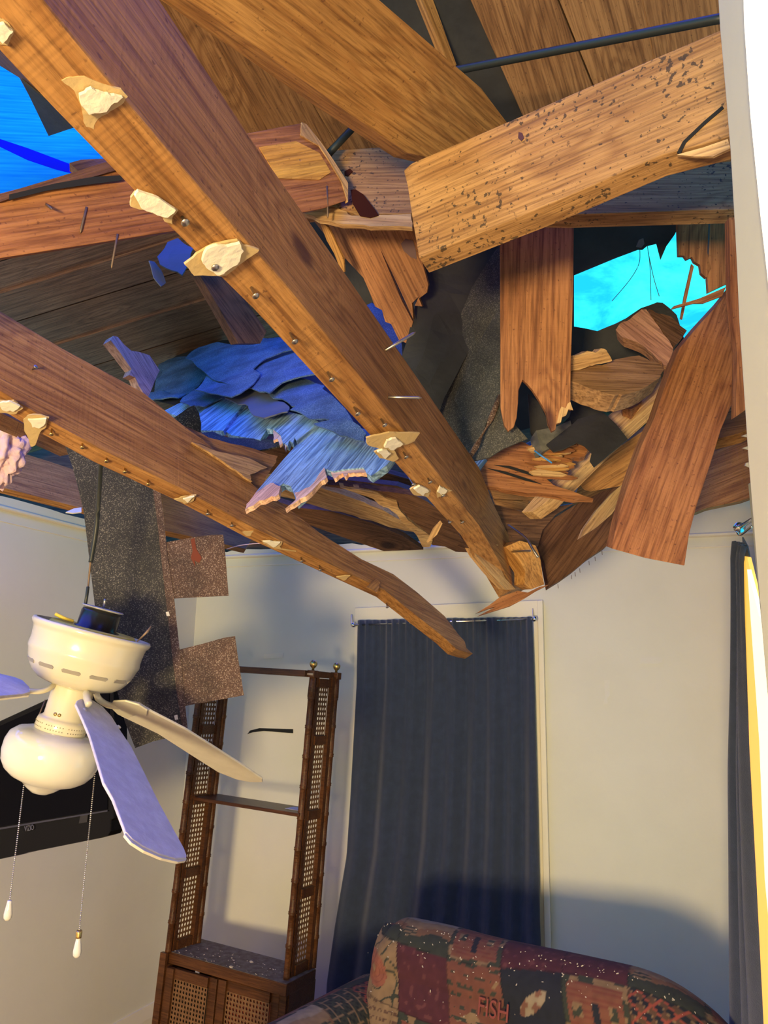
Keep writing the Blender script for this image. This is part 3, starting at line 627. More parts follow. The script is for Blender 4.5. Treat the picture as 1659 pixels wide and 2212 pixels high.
tag(slab('felt_flap', [(320, 566), (336, 562), (350, 580), (362, 605), (352, 612), (335, 595)], Plane((320, 566, 2.3), (360, 600, 2.3), (340, 600, 2.25)), .003, plain('felt_grey', (.12, .12, .11, 1), .9), warp=.03), 'small grey scrap of felt hanging below the dark blue flap', 'felt flap')
tag(slab('broken_branch_board', [(238, 736), (246, 725), (256, 727), (268, 742), (285, 757), (300, 760), (322, 768), (345, 800), (330, 835), (318, 862), (300, 835), (292, 815), (279, 810), (285, 797), (262, 765)], Plane((238, 736, 2.5), (345, 800, 2.7), (290, 815, 2.55)), .03, wood('pinkwood', (.52, .33, .27, 1), (.35, .2, .16, 1), (.06, .03, .03, 1)), axis=((240, 730), (315, 850)), warp=.01), 'pinkish broken piece of board with knots at the left of the blue shingles', 'broken board')
bpy.data.objects['broken_branch_board'].name = 'broken_board'

# --- top left: roof edge and tarp
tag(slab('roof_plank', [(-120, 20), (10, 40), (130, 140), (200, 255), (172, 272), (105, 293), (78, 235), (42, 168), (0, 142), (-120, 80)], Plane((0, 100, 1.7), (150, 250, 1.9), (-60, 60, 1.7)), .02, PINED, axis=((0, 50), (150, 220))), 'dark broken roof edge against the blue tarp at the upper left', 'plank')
tag(slab('felt_sheet', [(46, 172), (170, 272), (105, 294)], Plane((0, 100, 1.68), (150, 250, 1.88), (-60, 60, 1.68)), .003, FELT), 'black triangular felt corner hanging at the upper left roof edge', 'roofing felt')
tag(slab('tarp', [(-260, -40), (300, 40), (300, 440), (-260, 460)], Plane((0, 100, 2.6), (300, 100, 2.9), (0, 400, 2.5)), .002, TARP), 'bright blue tarp lit from behind, seen through the upper left roof hole', 'tarp')
tag(slab('strap', [(-260, 230), (0, 300), (60, 320), (140, 350), (172, 362), (165, 376), (120, 365), (60, 345), (0, 316), (-260, 250)], Plane((0, 100, 2.55), (300, 100, 2.85), (0, 400, 2.45)), .003, STRAP), 'deep blue strap lying across the bright tarp at upper left', 'strap')
tag(slab('wood_chip', [(150, 352), (175, 345), (235, 342), (250, 352), (190, 366), (172, 372)], Plane((150, 352, 1.75), (250, 352, 1.8), (190, 370, 1.75)), .02, PINED), 'dark wood chip standing on the reddish beam against the blue tarp', 'wood chip')

# --- low joists behind the wall line, left
tag(beam('ceiling_joist', [(-500, 800), (20, 969), (154, 1012), (345, 1062), (470, 1100), (560, 1140), (530, 1186), (430, 1163), (352, 1146), (177, 1098), (0, 1052), (-500, 912)], Plane((0, 1052, 2.55), (430, 1163, 3.25), (154, 1012, 2.9)), ((177, 1098), (176, 1110)), PINE, .04, ((0, 1052), (430, 1163)))[0],
    'purple-lit ceiling joist behind the hanging shingle strip, parallel to the left wall', 'joist')
tag(beam('ceiling_joist', [(-60, 850), (0, 876), (60, 905), (148, 950), (150, 968), (128, 972), (70, 945), (0, 915), (-60, 890)], Plane((0, 905, 2.0), (145, 965, 2.3), (60, 900, 2.1)), ((0, 915), (0, 930)), PINE, .04, ((0, 900), (145, 965)))[0],
    'short piece of joist under the left end of the sagging joist, near the left edge', 'joist')
tag(slab('paper_scrap', [(142, 1106), (160, 1098), (176, 1096), (176, 1106), (158, 1108)], Plane((142, 1106, 2.5), (176, 1096, 2.55), (160, 1112, 2.5)), .004, GYP), 'small cream scrap hanging from the joist left of the shingle strip', 'drywall scrap')
# insulation
from mathutils import noise
bm = bmesh.new(); bmesh.ops.create_icosphere(bm, subdivisions=5, radius=1)
for v in bm.verts:
    n_ = noise.fractal(v.co * 2.3, .8, 2.1, 5); v.co *= 1 + .35 * n_; v.co = V(v.co.x * .06, v.co.y * .05, v.co.z * .10)
tag(link('insulation', bm, PINK, None, Matrix.Translation(P(0, 975, 2.05)), True), 'tuft of fluffy insulation hanging at the left edge under the joists', 'insulation')

# --- joists behind the tip of joist B
def jb(name, pts, pl, corner, mat, ax, label, cat, w=.04):
    return tag(beam(name, pts, pl, corner, mat, w, ax)[0], label, cat)
jb('ceiling_joist', [(560, 1060), (640, 1086), (720, 1095), (800, 1118), (870, 1148), (915, 1178), (830, 1181), (740, 1150), (660, 1120), (560, 1110)], Plane((640, 1110, 3.1), (900, 1175, 3.5), (720, 1095, 3.15)), ((740, 1150), (738, 1160)), PINED, ((640, 1110), (900, 1175)), 'brown ceiling joist above the crown of the back wall, left of centre', 'joist')
tag(slab('torn_board', rough([(560, 1045), (600, 1040), (657, 1052), (690, 1052), (760, 1075), (830, 1105), (892, 1136), (897, 1149), (840, 1138), (780, 1122), (752, 1112), (700, 1098), (640, 1078), (560, 1060)]), Plane((600, 1050, 2.75), (895, 1145, 3.2), (690, 1052, 2.8)), .03, PINEP, axis=((600, 1050), (895, 1145)), warp=.01), 'long pale splintered board half behind the sagging joist', 'torn board')
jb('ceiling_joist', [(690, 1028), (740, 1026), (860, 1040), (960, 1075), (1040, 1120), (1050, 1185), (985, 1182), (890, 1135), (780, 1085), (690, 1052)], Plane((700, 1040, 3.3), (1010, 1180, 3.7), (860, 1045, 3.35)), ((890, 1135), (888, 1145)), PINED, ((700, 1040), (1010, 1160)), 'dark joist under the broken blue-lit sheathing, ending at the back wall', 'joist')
for pts, lb in [([(798, 1128), (815, 1132), (852, 1180), (834, 1180)], 'left of two short studs above the back wall crown'), ([(826, 1135), (850, 1140), (892, 1180), (862, 1180)], 'right of two short studs above the back wall crown')]:
    tag(slab('stud', pts, Plane((800, 1130, 3.55), (890, 1180, 3.6), (880, 1130, 3.6)), .04, PINE, axis=(pts[0], pts[3])), lb, 'stud')
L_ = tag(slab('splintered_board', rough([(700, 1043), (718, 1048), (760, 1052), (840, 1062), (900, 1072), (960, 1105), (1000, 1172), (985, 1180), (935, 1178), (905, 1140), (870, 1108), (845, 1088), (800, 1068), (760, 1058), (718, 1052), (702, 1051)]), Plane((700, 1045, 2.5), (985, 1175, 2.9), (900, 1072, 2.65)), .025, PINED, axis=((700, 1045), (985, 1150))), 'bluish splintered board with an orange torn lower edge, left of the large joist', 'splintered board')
slab('torn_edge', rough([(735, 1054), (800, 1064), (858, 1086), (866, 1104), (880, 1120), (905, 1140), (935, 1165), (930, 1180), (912, 1180), (895, 1150), (868, 1125), (850, 1105), (830, 1096), (800, 1078)]), Plane((700, 1045, 2.48), (985, 1175, 2.88), (900, 1072, 2.63)), .02, PINEP, L_, warp=.015)
tag(slab('splinter', [(951, 1124), (956, 1131), (944, 1155), (924, 1173), (921, 1170), (936, 1140)], Plane((950, 1125, 2.3), (922, 1172, 2.3), (960, 1170, 2.3)), .006, PINEP), 'thin blue-lit splinter beside the large joist above the wall', 'splinter')
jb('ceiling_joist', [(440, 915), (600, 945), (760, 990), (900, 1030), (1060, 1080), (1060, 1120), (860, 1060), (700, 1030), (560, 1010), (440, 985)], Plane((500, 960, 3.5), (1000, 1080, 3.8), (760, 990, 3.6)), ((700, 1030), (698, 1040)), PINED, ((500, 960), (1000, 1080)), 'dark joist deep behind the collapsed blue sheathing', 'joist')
tag(tube('wire', curvepts([P(490, 1186, 2.4), P(520, 1178, 2.3), P(560, 1174, 2.2), P(590, 1178, 2.15)]), .0012, PINK, sides=6), 'thin pinkish wire hanging from the sagging joist above the brown shingle tab', 'wire')

# --- collapsed roof section: sheathing and shingles, the sky's blue partly in their colour
plX = Plane((400, 900, 2.82), (600, 1080, 1.86), (650, 740, 3.45))
tag(slab('felt_sheet', [(322, 862), (335, 800), (400, 755), (480, 735), (620, 728), (700, 780), (800, 900), (840, 985), (760, 935), (690, 905), (600, 885), (470, 850), (400, 880)], plX.off(.022), .003, FELT), 'black felt layer under the blue-lit shingles', 'roofing felt')
sh = [
 ('leftmost pale sheathing plank at the lower left corner of the collapsed roof piece', [(352, 888), (385, 872), (430, 852), (462, 848), (478, 854), (436, 902), (410, 908)]),
 ('second sheathing plank from the left, below the black curled flap', [(436, 930), (420, 905), (478, 848), (530, 868), (482, 930)]),
 ('third pale sheathing plank from the left of the collapsed roof piece', [(484, 930), (532, 862), (604, 885), (562, 950), (500, 940)]),
 ('sheathing plank with a jagged pink broken end at the middle of the collapsed roof piece', [(575, 926), (600, 884), (668, 900), (690, 912), (640, 952), ('j', 5, 8), (612, 962), (606, 940), (590, 926)]),
 ('long broken sheathing plank jutting down over the sagging joist', [(552, 1064), (610, 995), (660, 940), (690, 906), (768, 922), (712, 990), (704, 1012), (668, 1060), (640, 1085), (636, 1068), (628, 1050), (612, 1044), (600, 1052), (575, 1050)]),
 ('rightmost broken sheathing plank of the collapsed roof piece, ending under the large joist', [(704, 1012), (716, 985), (768, 922), (800, 930), (850, 985), (835, 1005), (802, 1028), (792, 1022), (785, 1010), (762, 1012), (740, 1014), (722, 1018), (712, 1016)])]
shp = []
for i, (lb, pts) in enumerate(sh):
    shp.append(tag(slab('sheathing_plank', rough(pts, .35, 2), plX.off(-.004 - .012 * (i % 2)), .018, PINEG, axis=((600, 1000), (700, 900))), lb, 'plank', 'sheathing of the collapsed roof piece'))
slab('splintered_end', rough([(552, 1064), (575, 1048), (590, 1043), (606, 1050), (602, 1068), (575, 1078), (555, 1085), (529, 1101), (538, 1084)]), plX.off(-.012), .012, wood('fresh_break', (.85, .58, .42, 1), (.72, .42, .28, 1), (.3, .2, .1, 1), knots=False), shp[4], axis=((530, 1100), (590, 1045)))
slab('splintered_end', rough([(700, 1010), (706, 1030), (690, 1042), (660, 1072), (645, 1080), (616, 1099), (640, 1078), (636, 1064), (668, 1052)]), plX.off(-.008), .012, bpy.data.materials['fresh_break'], shp[4], axis=((620, 1098), (700, 1020)))
slab('splintered_end', rough([(590, 926), (606, 938), (616, 930), (634, 926), (630, 945), (634, 958), (622, 950), (616, 972), (612, 955), (604, 962), (600, 948), (590, 952)]), plX.off(-.012), .008, bpy.data.materials['fresh_break'], shp[3], axis=((600, 960), (625, 925)))
slab('splintered_end', rough([(708, 1012), (720, 1006), (740, 1012), (762, 1010), (782, 1010), (795, 1020), (770, 1022), (752, 1022), (745, 1030), (740, 1022), (722, 1034), (716, 1022)]), plX.off(-.012), .01, bpy.data.materials['fresh_break'], shp[5], axis=((710, 1020), (760, 1015)))
gs = [
 ('black-backed', [(332, 820), (345, 790), (365, 775), (402, 770), (440, 790), (400, 800), (350, 825)]),
 ('a', [(330, 848), (338, 822), (350, 800), (378, 782), (410, 778), (432, 792), (450, 811), (430, 835), (408, 850), (385, 855), (355, 852)]),
 ('b', [(313, 864), (325, 845), (345, 842), (362, 850), (402, 852), (386, 862), (350, 866), (325, 868)]),
 ('c', [(388, 866), (402, 855), (420, 840), (465, 848), (480, 858), (440, 876), (412, 879)]),
 ('d', [(486, 860), (512, 848), (525, 835), (545, 838), (585, 856), (560, 880), (540, 878), (515, 875)]),
 ('e', [(538, 862), (560, 850), (590, 852), (602, 864), (625, 878), (622, 892), (598, 898), (572, 906), (548, 896), (536, 880)]),
 ('f', [(582, 852), (640, 815), (700, 830), (680, 862), (646, 882), (630, 876), (615, 866), (598, 858)]),
 ('g', [(628, 888), (690, 832), (745, 880), (770, 925), (735, 918), (700, 900), (668, 900)]),
 ('h', [(676, 912), (720, 905), (760, 912), (790, 935), (785, 950), (760, 944), (735, 938), (702, 925)]),
 ('i', [(520, 838), (545, 800), (585, 776), (650, 752), (690, 800), (610, 828), (582, 848), (560, 846), (540, 836)]),
 ('j', [(420, 840), (448, 811), (500, 833), (545, 798), (562, 806), (535, 838), (500, 858), (460, 848)]),
 ('k', [(400, 772), (430, 748), (470, 740), (505, 743), (560, 732), (600, 728), (650, 722), (660, 745), (610, 757), (575, 775), (548, 798), (520, 822), (500, 833), (470, 818), (448, 810), (425, 790)])]
nm = {'black-backed': 'shingle tucked at the upper left edge of the blue-lit pile', 'a': 'broad ragged shingle at the left of the blue-lit pile', 'b': 'torn shingle scrap at the lower left corner of the pile', 'c': 'small rounded shingle piece lying on the pale planks at left', 'd': 'deep blue shingle tongue in the middle of the pile', 'e': 'rounded smooth shingle lobe hanging over the pale planks',
      'f': 'shingle with a ragged edge near the large joist, middle row', 'g': 'large shingle beside the large joist with a cracked lower edge', 'h': 'lowest shingle strip next to the large joist', 'i': 'shingle under the right of the big curled top shingle', 'j': 'pointed shingle directly below the big curled top one', 'k': 'big curled shingle on top of the blue-lit pile'}
for i, (k_, pts) in enumerate(gs):
    pr = []
    for a_, b_ in zip(pts, pts[1:] + pts[:1]): pr += [a_, ((a_[0] + b_[0]) / 2 + random.uniform(-2.5, 2.5), (a_[1] + b_[1]) / 2 + random.uniform(-2.5, 2.5))]
    q = plX.off(-.012 - .006 * i); tl = Vector((random.uniform(-.09, .09), random.uniform(-.05, .05), random.uniform(-.12, .12)))
    q = Plane(q.on(sum(p[0] for p in pts) / len(pts), sum(p[1] for p in pts) / len(pts)), q.n + tl * .6)
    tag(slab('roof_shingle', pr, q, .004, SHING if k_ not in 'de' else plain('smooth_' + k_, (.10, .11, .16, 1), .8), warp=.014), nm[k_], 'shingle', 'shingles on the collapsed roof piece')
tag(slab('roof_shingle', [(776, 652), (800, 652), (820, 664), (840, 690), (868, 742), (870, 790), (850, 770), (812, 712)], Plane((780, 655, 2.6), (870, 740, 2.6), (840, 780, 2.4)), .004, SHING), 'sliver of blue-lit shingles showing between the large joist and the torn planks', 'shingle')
tag(slab('felt_flap', [(376, 906), (395, 893), (408, 882), (421, 876), (430, 892), (434, 915), (432, 934), (408, 925)], Plane((376, 906, 2.2), (432, 932, 2.2), (420, 876, 2.2)), .004, SHINK, warp=.03), 'stiff black curled flap poking up between joist and shingles', 'felt flap')
tag(slab('felt_flap', [(434, 930), (460, 926), (510, 942), (560, 948), (620, 950), (610, 962), (560, 966), (500, 950), (450, 944)], Plane((434, 930, 2.35), (610, 960, 2.3), (520, 935, 2.4)), .004, SHINK, warp=.02), 'dark felt strip along the lower edge of the pale planks', 'felt flap')

# --- torn vertical planks hanging under beam Q
plS = Plane((700, 480, 1.95), (900, 480, 1.9), (850, 700, 2.0))
for pts, lb in [
    ([(672, 470), (735, 478), (800, 484), (830, 560), (868, 650), (892, 695), (880, 742), (862, 735), (845, 700), (832, 695), (825, 670), (810, 662), (800, 635), (785, 600), (752, 565), (712, 520)], 'torn reddish plank with splintered foot hanging behind the large joist'),
    ([(795, 484), (892, 486), (905, 540), (925, 615), (922, 632), (905, 645), (912, 662), (896, 660), (905, 640), (890, 655), (893, 690), (870, 640), (845, 585)], 'torn plank with a dark knot hanging beside the mouldy beam end')]:
    o = tag(slab('torn_plank', pts, plS.off(0 if 'foot' in lb else -.02), .018, PINER, axis=((760, 480), (880, 720))), lb, 'plank', 'torn planks under the level beam')
slab('knot', [(866, 526), (876, 516), (892, 520), (898, 540), (900, 560), (888, 556), (872, 542)], plS.off(-.022), .002, plain('knot4', (.10, .03, .04, 1), .5), o)
tag(slab('splinter', [(690, 478), (708, 490), (728, 530), (742, 560), (744, 588), (736, 584), (722, 548), (706, 520)], Plane((690, 478, 1.8), (740, 585, 1.85), (744, 520, 1.8)), .006, PINEU), 'thin orange splinter under the split beam, just right of the large joist', 'splinter')
tag(slab('felt_sheet', [(560, 330), (790, 380), (830, 640), (790, 660), (740, 620), (560, 480)], Plane((700, 480, 2.3), (900, 480, 2.3), (850, 700, 2.4)), .004, FELT), 'black felt behind the splinter right of the large joist', 'roofing felt')

# --- black felt sheets in the middle
tag(slab('felt_sheet', [(885, 430), (1085, 430), (1090, 560), (1060, 640), (1010, 760), (960, 860), (940, 920), (905, 870), (866, 772), (880, 730), (900, 650), (925, 630), (905, 560)], Plane((900, 500, 2.1), (1085, 500, 2.1), (900, 800, 1.95)), .004, FELT, warp=.03), 'large smooth black felt sheet hanging left of the split plank', 'roofing felt')
tag(slab('felt_sheet', [(1085, 520), (1095, 900), (1140, 948), (1085, 968), (1055, 985), (1022, 992), (1008, 985), (965, 925), (925, 838), (952, 770), (975, 715), (1020, 620)], Plane((1000, 700, 2.0), (1085, 600, 2.0), (1010, 980, 1.9)), .005, FELTG, warp=.03), 'gritty black felt sheet hanging in front of the smooth one, lower edge over the debris', 'roofing felt')
tag(tube('felt_fold', [P(1080, 855, 1.9), P(1060, 905, 1.88), P(1030, 962, 1.86), P(1012, 990, 1.86)], .007, SHINR, sides=8), 'rust-coloured gritty fold along the black felt sheet', 'felt fold')
tag(slab('felt_sheet', [(1230, 430), (1480, 430), (1466, 488), (1458, 505), (1440, 530), (1427, 560), (1422, 540), (1418, 525), (1398, 530), (1388, 538), (1378, 538), (1330, 556), (1238, 594)], Plane((1240, 480, 2.15), (1460, 480, 2.1), (1240, 590, 2.1)), .004, FELT), 'black felt under the level beam with a torn edge against the sky', 'roofing felt')
tag(slab('foil_scrap', [(1372, 535), (1378, 520), (1388, 516), (1391, 528), (1384, 537)], Plane((1372, 535, 2.05), (1391, 528, 2.05), (1380, 516, 2.05)), .002, CHROME, warp=.02), 'tiny shiny foil scrap at the felt edge against the sky', 'foil scrap')

# --- the hanging split plank
plP = Plane((1080, 500, 1.85), (1240, 500, 1.83), (1160, 900, 1.8))
hp = tag(slab('split_plank', [(1080, 430), (1240, 430), (1238, 640), (1233, 790), (1232, 870), (1236, 884), (1228, 882), (1224, 895), (1214, 900), (1212, 912), (1202, 915), (1200, 928), (1192, 932), (1184, 915), (1180, 892), (1165, 865), (1150, 842), (1138, 828), (1129, 820), (1120, 842), (1119, 870), (1116, 902), (1110, 922), (1098, 931), (1089, 918), (1081, 880)], plP, .019, PINER, axis=((1160, 500), (1155, 800)), bevel=.001), 'smooth vertical roof plank with a forked, split lower end hanging at centre right', 'plank')
slab('fresh_break', [(1202, 915), (1208, 888), (1213, 878), (1222, 882), (1226, 872), (1232, 868), (1238, 886), (1228, 884), (1223, 897), (1214, 901), (1212, 912)], plP.off(-.002), .003, PINEP, hp)
for pts, lb in [
    ([(1462, 440), (1532, 440), (1530, 500), (1528, 545), (1536, 580), (1526, 600), (1515, 590), (1512, 572), (1500, 565), (1495, 555), (1484, 560), (1478, 552), (1466, 552)], 'torn plank stub hanging under the level beam, left of a pair at far right'),
    ([(1536, 440), (1583, 440), (1580, 540), (1572, 612), (1530, 632), (1528, 600), (1532, 540)], 'torn plank stub hanging under the level beam, right of a pair at far right')]:
    tag(slab('torn_plank', pts, Plane((1462, 480, 2.0), (1583, 480, 1.98), (1520, 600, 2.0)), .02, PINER, axis=((1500, 450), (1495, 600))), lb, 'plank', 'torn plank stubs at far right')
tag(slab('splinter', [(1494, 570), (1499, 576), (1488, 625), (1474, 690), (1470, 688), (1478, 640)], Plane((1494, 570, 2.0), (1472, 690, 2.0), (1500, 690, 2.0)), .006, PINER), 'thin upright splinter against the sky at right', 'splinter')
tag(slab('splinter', [(1450, 668), (1456, 661), (1510, 645), (1568, 620), (1560, 640), (1520, 655), (1500, 655)], Plane((1450, 668, 1.9), (1568, 620, 1.9), (1520, 700, 1.9)), .008, PINER), 'slanting splinter pointing left against the sky beside the wide leaning board', 'splinter')
for a_, lb in [([(1382, 538), (1380, 570), (1360, 605), (1322, 650)], 'left'), ([(1398, 530), (1404, 575), (1406, 648)], 'middle'), ([(1400, 545), (1412, 600), (1424, 640)], 'right')]:
    tag(tube('thread', curvepts([P(x, y, 2.05) for x, y in a_]), .0009, BLACKC, sides=5), lb + ' one of three dark threads dangling before the sky hole', 'thread')

# --- wide leaning board at right
plN = Plane((1310, 1180, 1.62), (1455, 1212, 1.60), (1575, 610, 1.95))
Nn = tag(beam('leaning_board', [(1309, 1180), (1322, 1120), (1345, 1040), (1372, 965), (1400, 905), (1412, 870), (1436, 800), (1455, 757), (1492, 712), (1540, 660), (1584, 606), (1600, 640), (1598, 720), (1585, 800), (1566, 870), (1540, 930), (1515, 1010), (1488, 1090), (1472, 1150), (1462, 1216), (1380, 1200)], plN, ((1462, 1216), (1479, 1222)), PINER, .045, ((1385, 1190), (1560, 700)))[0],
    'wide reddish board leaning at the right with a clean sawn lower end', 'board')
tag(slab('torn_plank', [(1575, 470), (1604, 470), (1620, 700), (1618, 880), (1590, 900), (1592, 760), (1578, 640)], Plane((1575, 500, 1.5), (1604, 500, 1.5), (1610, 850, 1.45)), .02, PINER, axis=((1590, 500), (1605, 850))), 'narrow upright board between the leaning board and the white door casing', 'plank')
slab('chipped_knot', [(1580, 755), (1592, 752), (1596, 768), (1590, 788), (1586, 770)], plN.off(-.003), .003, DARKV, Nn)
slab('splinter', [(1588, 762), (1594, 765), (1593, 785), (1590, 788)], plN.off(-.006), .003, PINEP, Nn)
jb('roof_joist', [(1440, 1060), (1500, 985), (1560, 955), (1640, 930), (1640, 1068), (1600, 1082), (1525, 1098), (1420, 1140)], Plane((1440, 1100, 2.5), (1620, 1070, 2.3), (1560, 955, 2.5)), ((1525, 1098), (1524, 1104)), PINE, ((1440, 1090), (1620, 1020)), 'brown joist behind the leaning board, just above the wall at far right', 'joist')
jb('roof_joist', [(1540, 880), (1640, 840), (1640, 915), (1600, 935), (1545, 950)], Plane((1540, 900, 2.4), (1640, 880, 2.3), (1600, 850, 2.4)), ((1545, 950), (1545, 972)), PINE, ((1540, 900), (1640, 880)), 'short joist end between the leaning board and the door casing', 'joist')
for i, pts in enumerate([[(1606, 862), (1616, 855), (1620, 868), (1612, 872)], [(1602, 942), (1618, 936), (1618, 945)], [(1604, 968), (1620, 962), (1618, 972)], [(1612, 1000), (1620, 998), (1620, 1010), (1610, 1006)]]):
    tag(slab('drywall_scrap', pts, Plane((1600, 900, 2.1), (1620, 900, 2.1), (1610, 1000, 2.1)), .005, GYP), ['topmost', 'second', 'third', 'lowest'][i] + ' of four tiny white drywall scraps caught between the joists beside the door casing', 'drywall scrap', 'drywall scraps beside the door casing')

# --- wood chunks and felt under the sky hole
tag(slab('felt_sheet', [(1225, 706), (1262, 712), (1290, 718), (1330, 702), (1352, 690), (1385, 664), (1400, 658), (1420, 650), (1432, 652), (1462, 680), (1480, 730), (1450, 800), (1430, 880), (1345, 905), (1300, 880), (1240, 900), (1228, 880)], Plane((1236, 710, 2.35), (1450, 680, 2.3), (1300, 900, 2.25)), .004, FELT, warp=.03), 'black felt mound under the sky hole', 'roofing felt')
ch = tag(slab('wood_chunk', rough([(1184, 798), (1200, 790), (1240, 785), (1300, 790), (1330, 778), (1380, 770), (1420, 782), (1436, 795), (1428, 812), (1395, 835), (1352, 852), (1328, 854), (1290, 842), (1240, 825), (1205, 815)]), Plane((1185, 798, 1.85), (1430, 800, 1.95), (1300, 850, 1.82)), .05, wood('chunk_brown', (.42, .25, .13, 1), (.26, .14, .07, 1), (.05, .03, .02, 1), ring=14), axis=((1185, 798), (1430, 805)), warp=.008), 'pointed broken wood chunk with a pale torn top, below the sky hole', 'wood chunk')
slab('torn_top', rough([(1184, 798), (1190, 788), (1215, 774), (1245, 768), (1268, 758), (1285, 762), (1296, 753), (1308, 757), (1315, 768), (1321, 780), (1298, 786), (1270, 792), (1240, 800), (1205, 810)]), Plane((1185, 798, 1.84), (1430, 790, 1.94), (1300, 755, 1.88)), .03, PINEP, ch, axis=((1185, 798), (1320, 770)), warp=.02)
tag(slab('wood_chunk', rough([(1330, 712), (1338, 700), (1360, 690), (1386, 668), (1396, 668), (1425, 708), (1454, 752), (1450, 775), (1440, 790), (1422, 778), (1402, 758), (1378, 740), (1345, 728)]), Plane((1330, 712, 2.1), (1450, 760, 2.0), (1390, 668, 2.1)), .04, wood('chunk_pink', (.50, .27, .16, 1), (.36, .17, .10, 1), (.1, .03, .03, 1), ring=14), axis=((1340, 700), (1440, 780))), 'pinkish broken chunk with a knot standing against the sky', 'wood chunk')
tag(slab('wood_chunk', rough([(1402, 668), (1424, 678), (1450, 684), (1484, 714), (1470, 735), (1456, 750), (1430, 712)]), Plane((1400, 668, 2.12), (1484, 714, 2.1), (1450, 755, 2.05)), .04, PINED, axis=((1400, 668), (1484, 720))), 'dark broken chunk between the pinkish chunk and the leaning board', 'wood chunk')
tag(slab('wood_chunk', rough([(1340, 862), (1375, 845), (1395, 850), (1385, 870), (1362, 885), (1345, 878)]), Plane((1340, 862, 2.1), (1395, 850, 2.1), (1360, 885, 2.05)), .03, PINER, axis=((1340, 862), (1395, 850))), 'small reddish wood block below the pointed chunk', 'wood chunk')
tag(slab('felt_flap', [(1180, 960), (1238, 915), (1248, 905), (1285, 895), (1302, 890), (1330, 915), (1356, 948), (1318, 978), (1283, 1008), (1274, 995), (1278, 978), (1262, 962), (1245, 955), (1215, 970), (1195, 975)], Plane((1200, 950, 1.95), (1356, 948, 1.9), (1283, 1008, 1.85)), .004, FELT), 'flat black felt flap with straight cut edges over the debris at right', 'felt flap')
tag(slab('felt_flap', [(1140, 850), (1165, 870), (1185, 915), (1195, 935), (1230, 900), (1236, 880), (1300, 870), (1300, 910), (1240, 960), (1190, 975), (1160, 960), (1146, 935)], Plane((1140, 850, 2.1), (1300, 880, 2.1), (1190, 975, 2.05)), .004, FELT), 'dark felt behind the fork of the split plank', 'felt flap')
tag(slab('block_of_wood', [(1158, 930), (1200, 922), (1232, 908), (1238, 930), (1212, 955), (1172, 976), (1164, 955)], Plane((1158, 930, 1.98), (1235, 915, 2.02), (1172, 976, 1.95)), .04, plain('grey_block', (.10, .10, .09, 1), .9, col2=(.18, .17, .15, 1), noise=30), axis=((1160, 960), (1238, 920))), 'charred grey block of wood under the forked plank end', 'wood block')
# diagonal pale brace
jb('brace', [(1126, 1106), (1165, 1062), (1200, 1030), (1262, 962), (1310, 900), (1360, 862), (1424, 795), (1436, 850), (1400, 876), (1340, 930), (1275, 992), (1232, 1035), (1185, 1082), (1150, 1106)], Plane((1130, 1104, 2.15), (1430, 850, 2.05), (1310, 900, 2.12)), ((1340, 930), (1358, 948)), PINEP, ((1130, 1104), (1430, 830)), 'diagonal split brace running up to the leaning board, pale fresh lower edge', 'brace')
tag(slab('roof_plank', [(1240, 1035), (1290, 1000), (1360, 950), (1430, 905), (1420, 960), (1380, 1035), (1350, 1048), (1275, 1062), (1262, 1058)], Plane((1240, 1040, 2.3), (1420, 930, 2.2), (1300, 1060, 2.3)), .03, PINE, axis=((1260, 1050), (1420, 950))), 'brown board under the diagonal brace, left of the leaning board', 'plank')
# splintered reddish board and slivers
sb = tag(slab('shattered_board', rough([(1036, 1048), (1030, 1030), (1060, 985), (1092, 952), (1130, 955), (1158, 968), (1190, 962), (1240, 960), (1252, 946), (1275, 968), (1262, 985), (1232, 990), (1240, 1004), (1200, 1012), (1228, 1020), (1175, 1030), (1196, 1048), (1240, 1062), (1282, 1077), (1240, 1078), (1190, 1068), (1110, 1060), (1058, 1050)]), Plane((1040, 1040, 2.0), (1270, 1070, 1.95), (1100, 955, 2.05)), .02, PINER, axis=((1040, 1020), (1240, 1040))), 'shattered reddish board ending in long splinters at centre right', 'shattered board')
for i in range(16):
    y = 962 + i * 4.2 + random.uniform(-2, 2); x0 = 1150 + random.uniform(-18, 15); x1 = 1215 + random.uniform(-10, 35); h_ = random.uniform(3, 6); sl = random.uniform(-6, 8)
    slab('splinter', [(x0, y), (x0 + 20, y - h_), (x1 - 15, y - h_ + sl), (x1, y + sl), (x1 - 12, y + h_ * .6 + sl), (x0 + 10, y + h_)], Plane((1040, 1040, 1.97 - .008 * (i % 5)), (1270, 1070, 1.92 - .008 * (i % 4)), (1100, 955, 2.02 - .008 * (i % 5))), .006, [PINER, PINEU, PINEP][i % 3], sb, axis=((x0, y), (x1, y + sl)))
for pts in [[(1048, 1010), (1090, 1018), (1140, 1034), (1170, 1046), (1135, 1038), (1085, 1022)], [(1066, 1004), (1100, 1006), (1150, 1022), (1180, 1026), (1150, 1028), (1100, 1012)]]:
    slab('crack', pts, Plane((1040, 1040, 1.985), (1270, 1070, 1.935), (1100, 955, 2.035)), .001, DARKV, sb)
tag(tube('wire', curvepts([P(1155, 974, 1.9), P(1170, 985, 1.88), P(1192, 1000, 1.88)]), .0022, plain('bluewire', (.05, .25, .7, 1), .4), sides=8), 'short blue wire lying on the shattered board', 'wire')
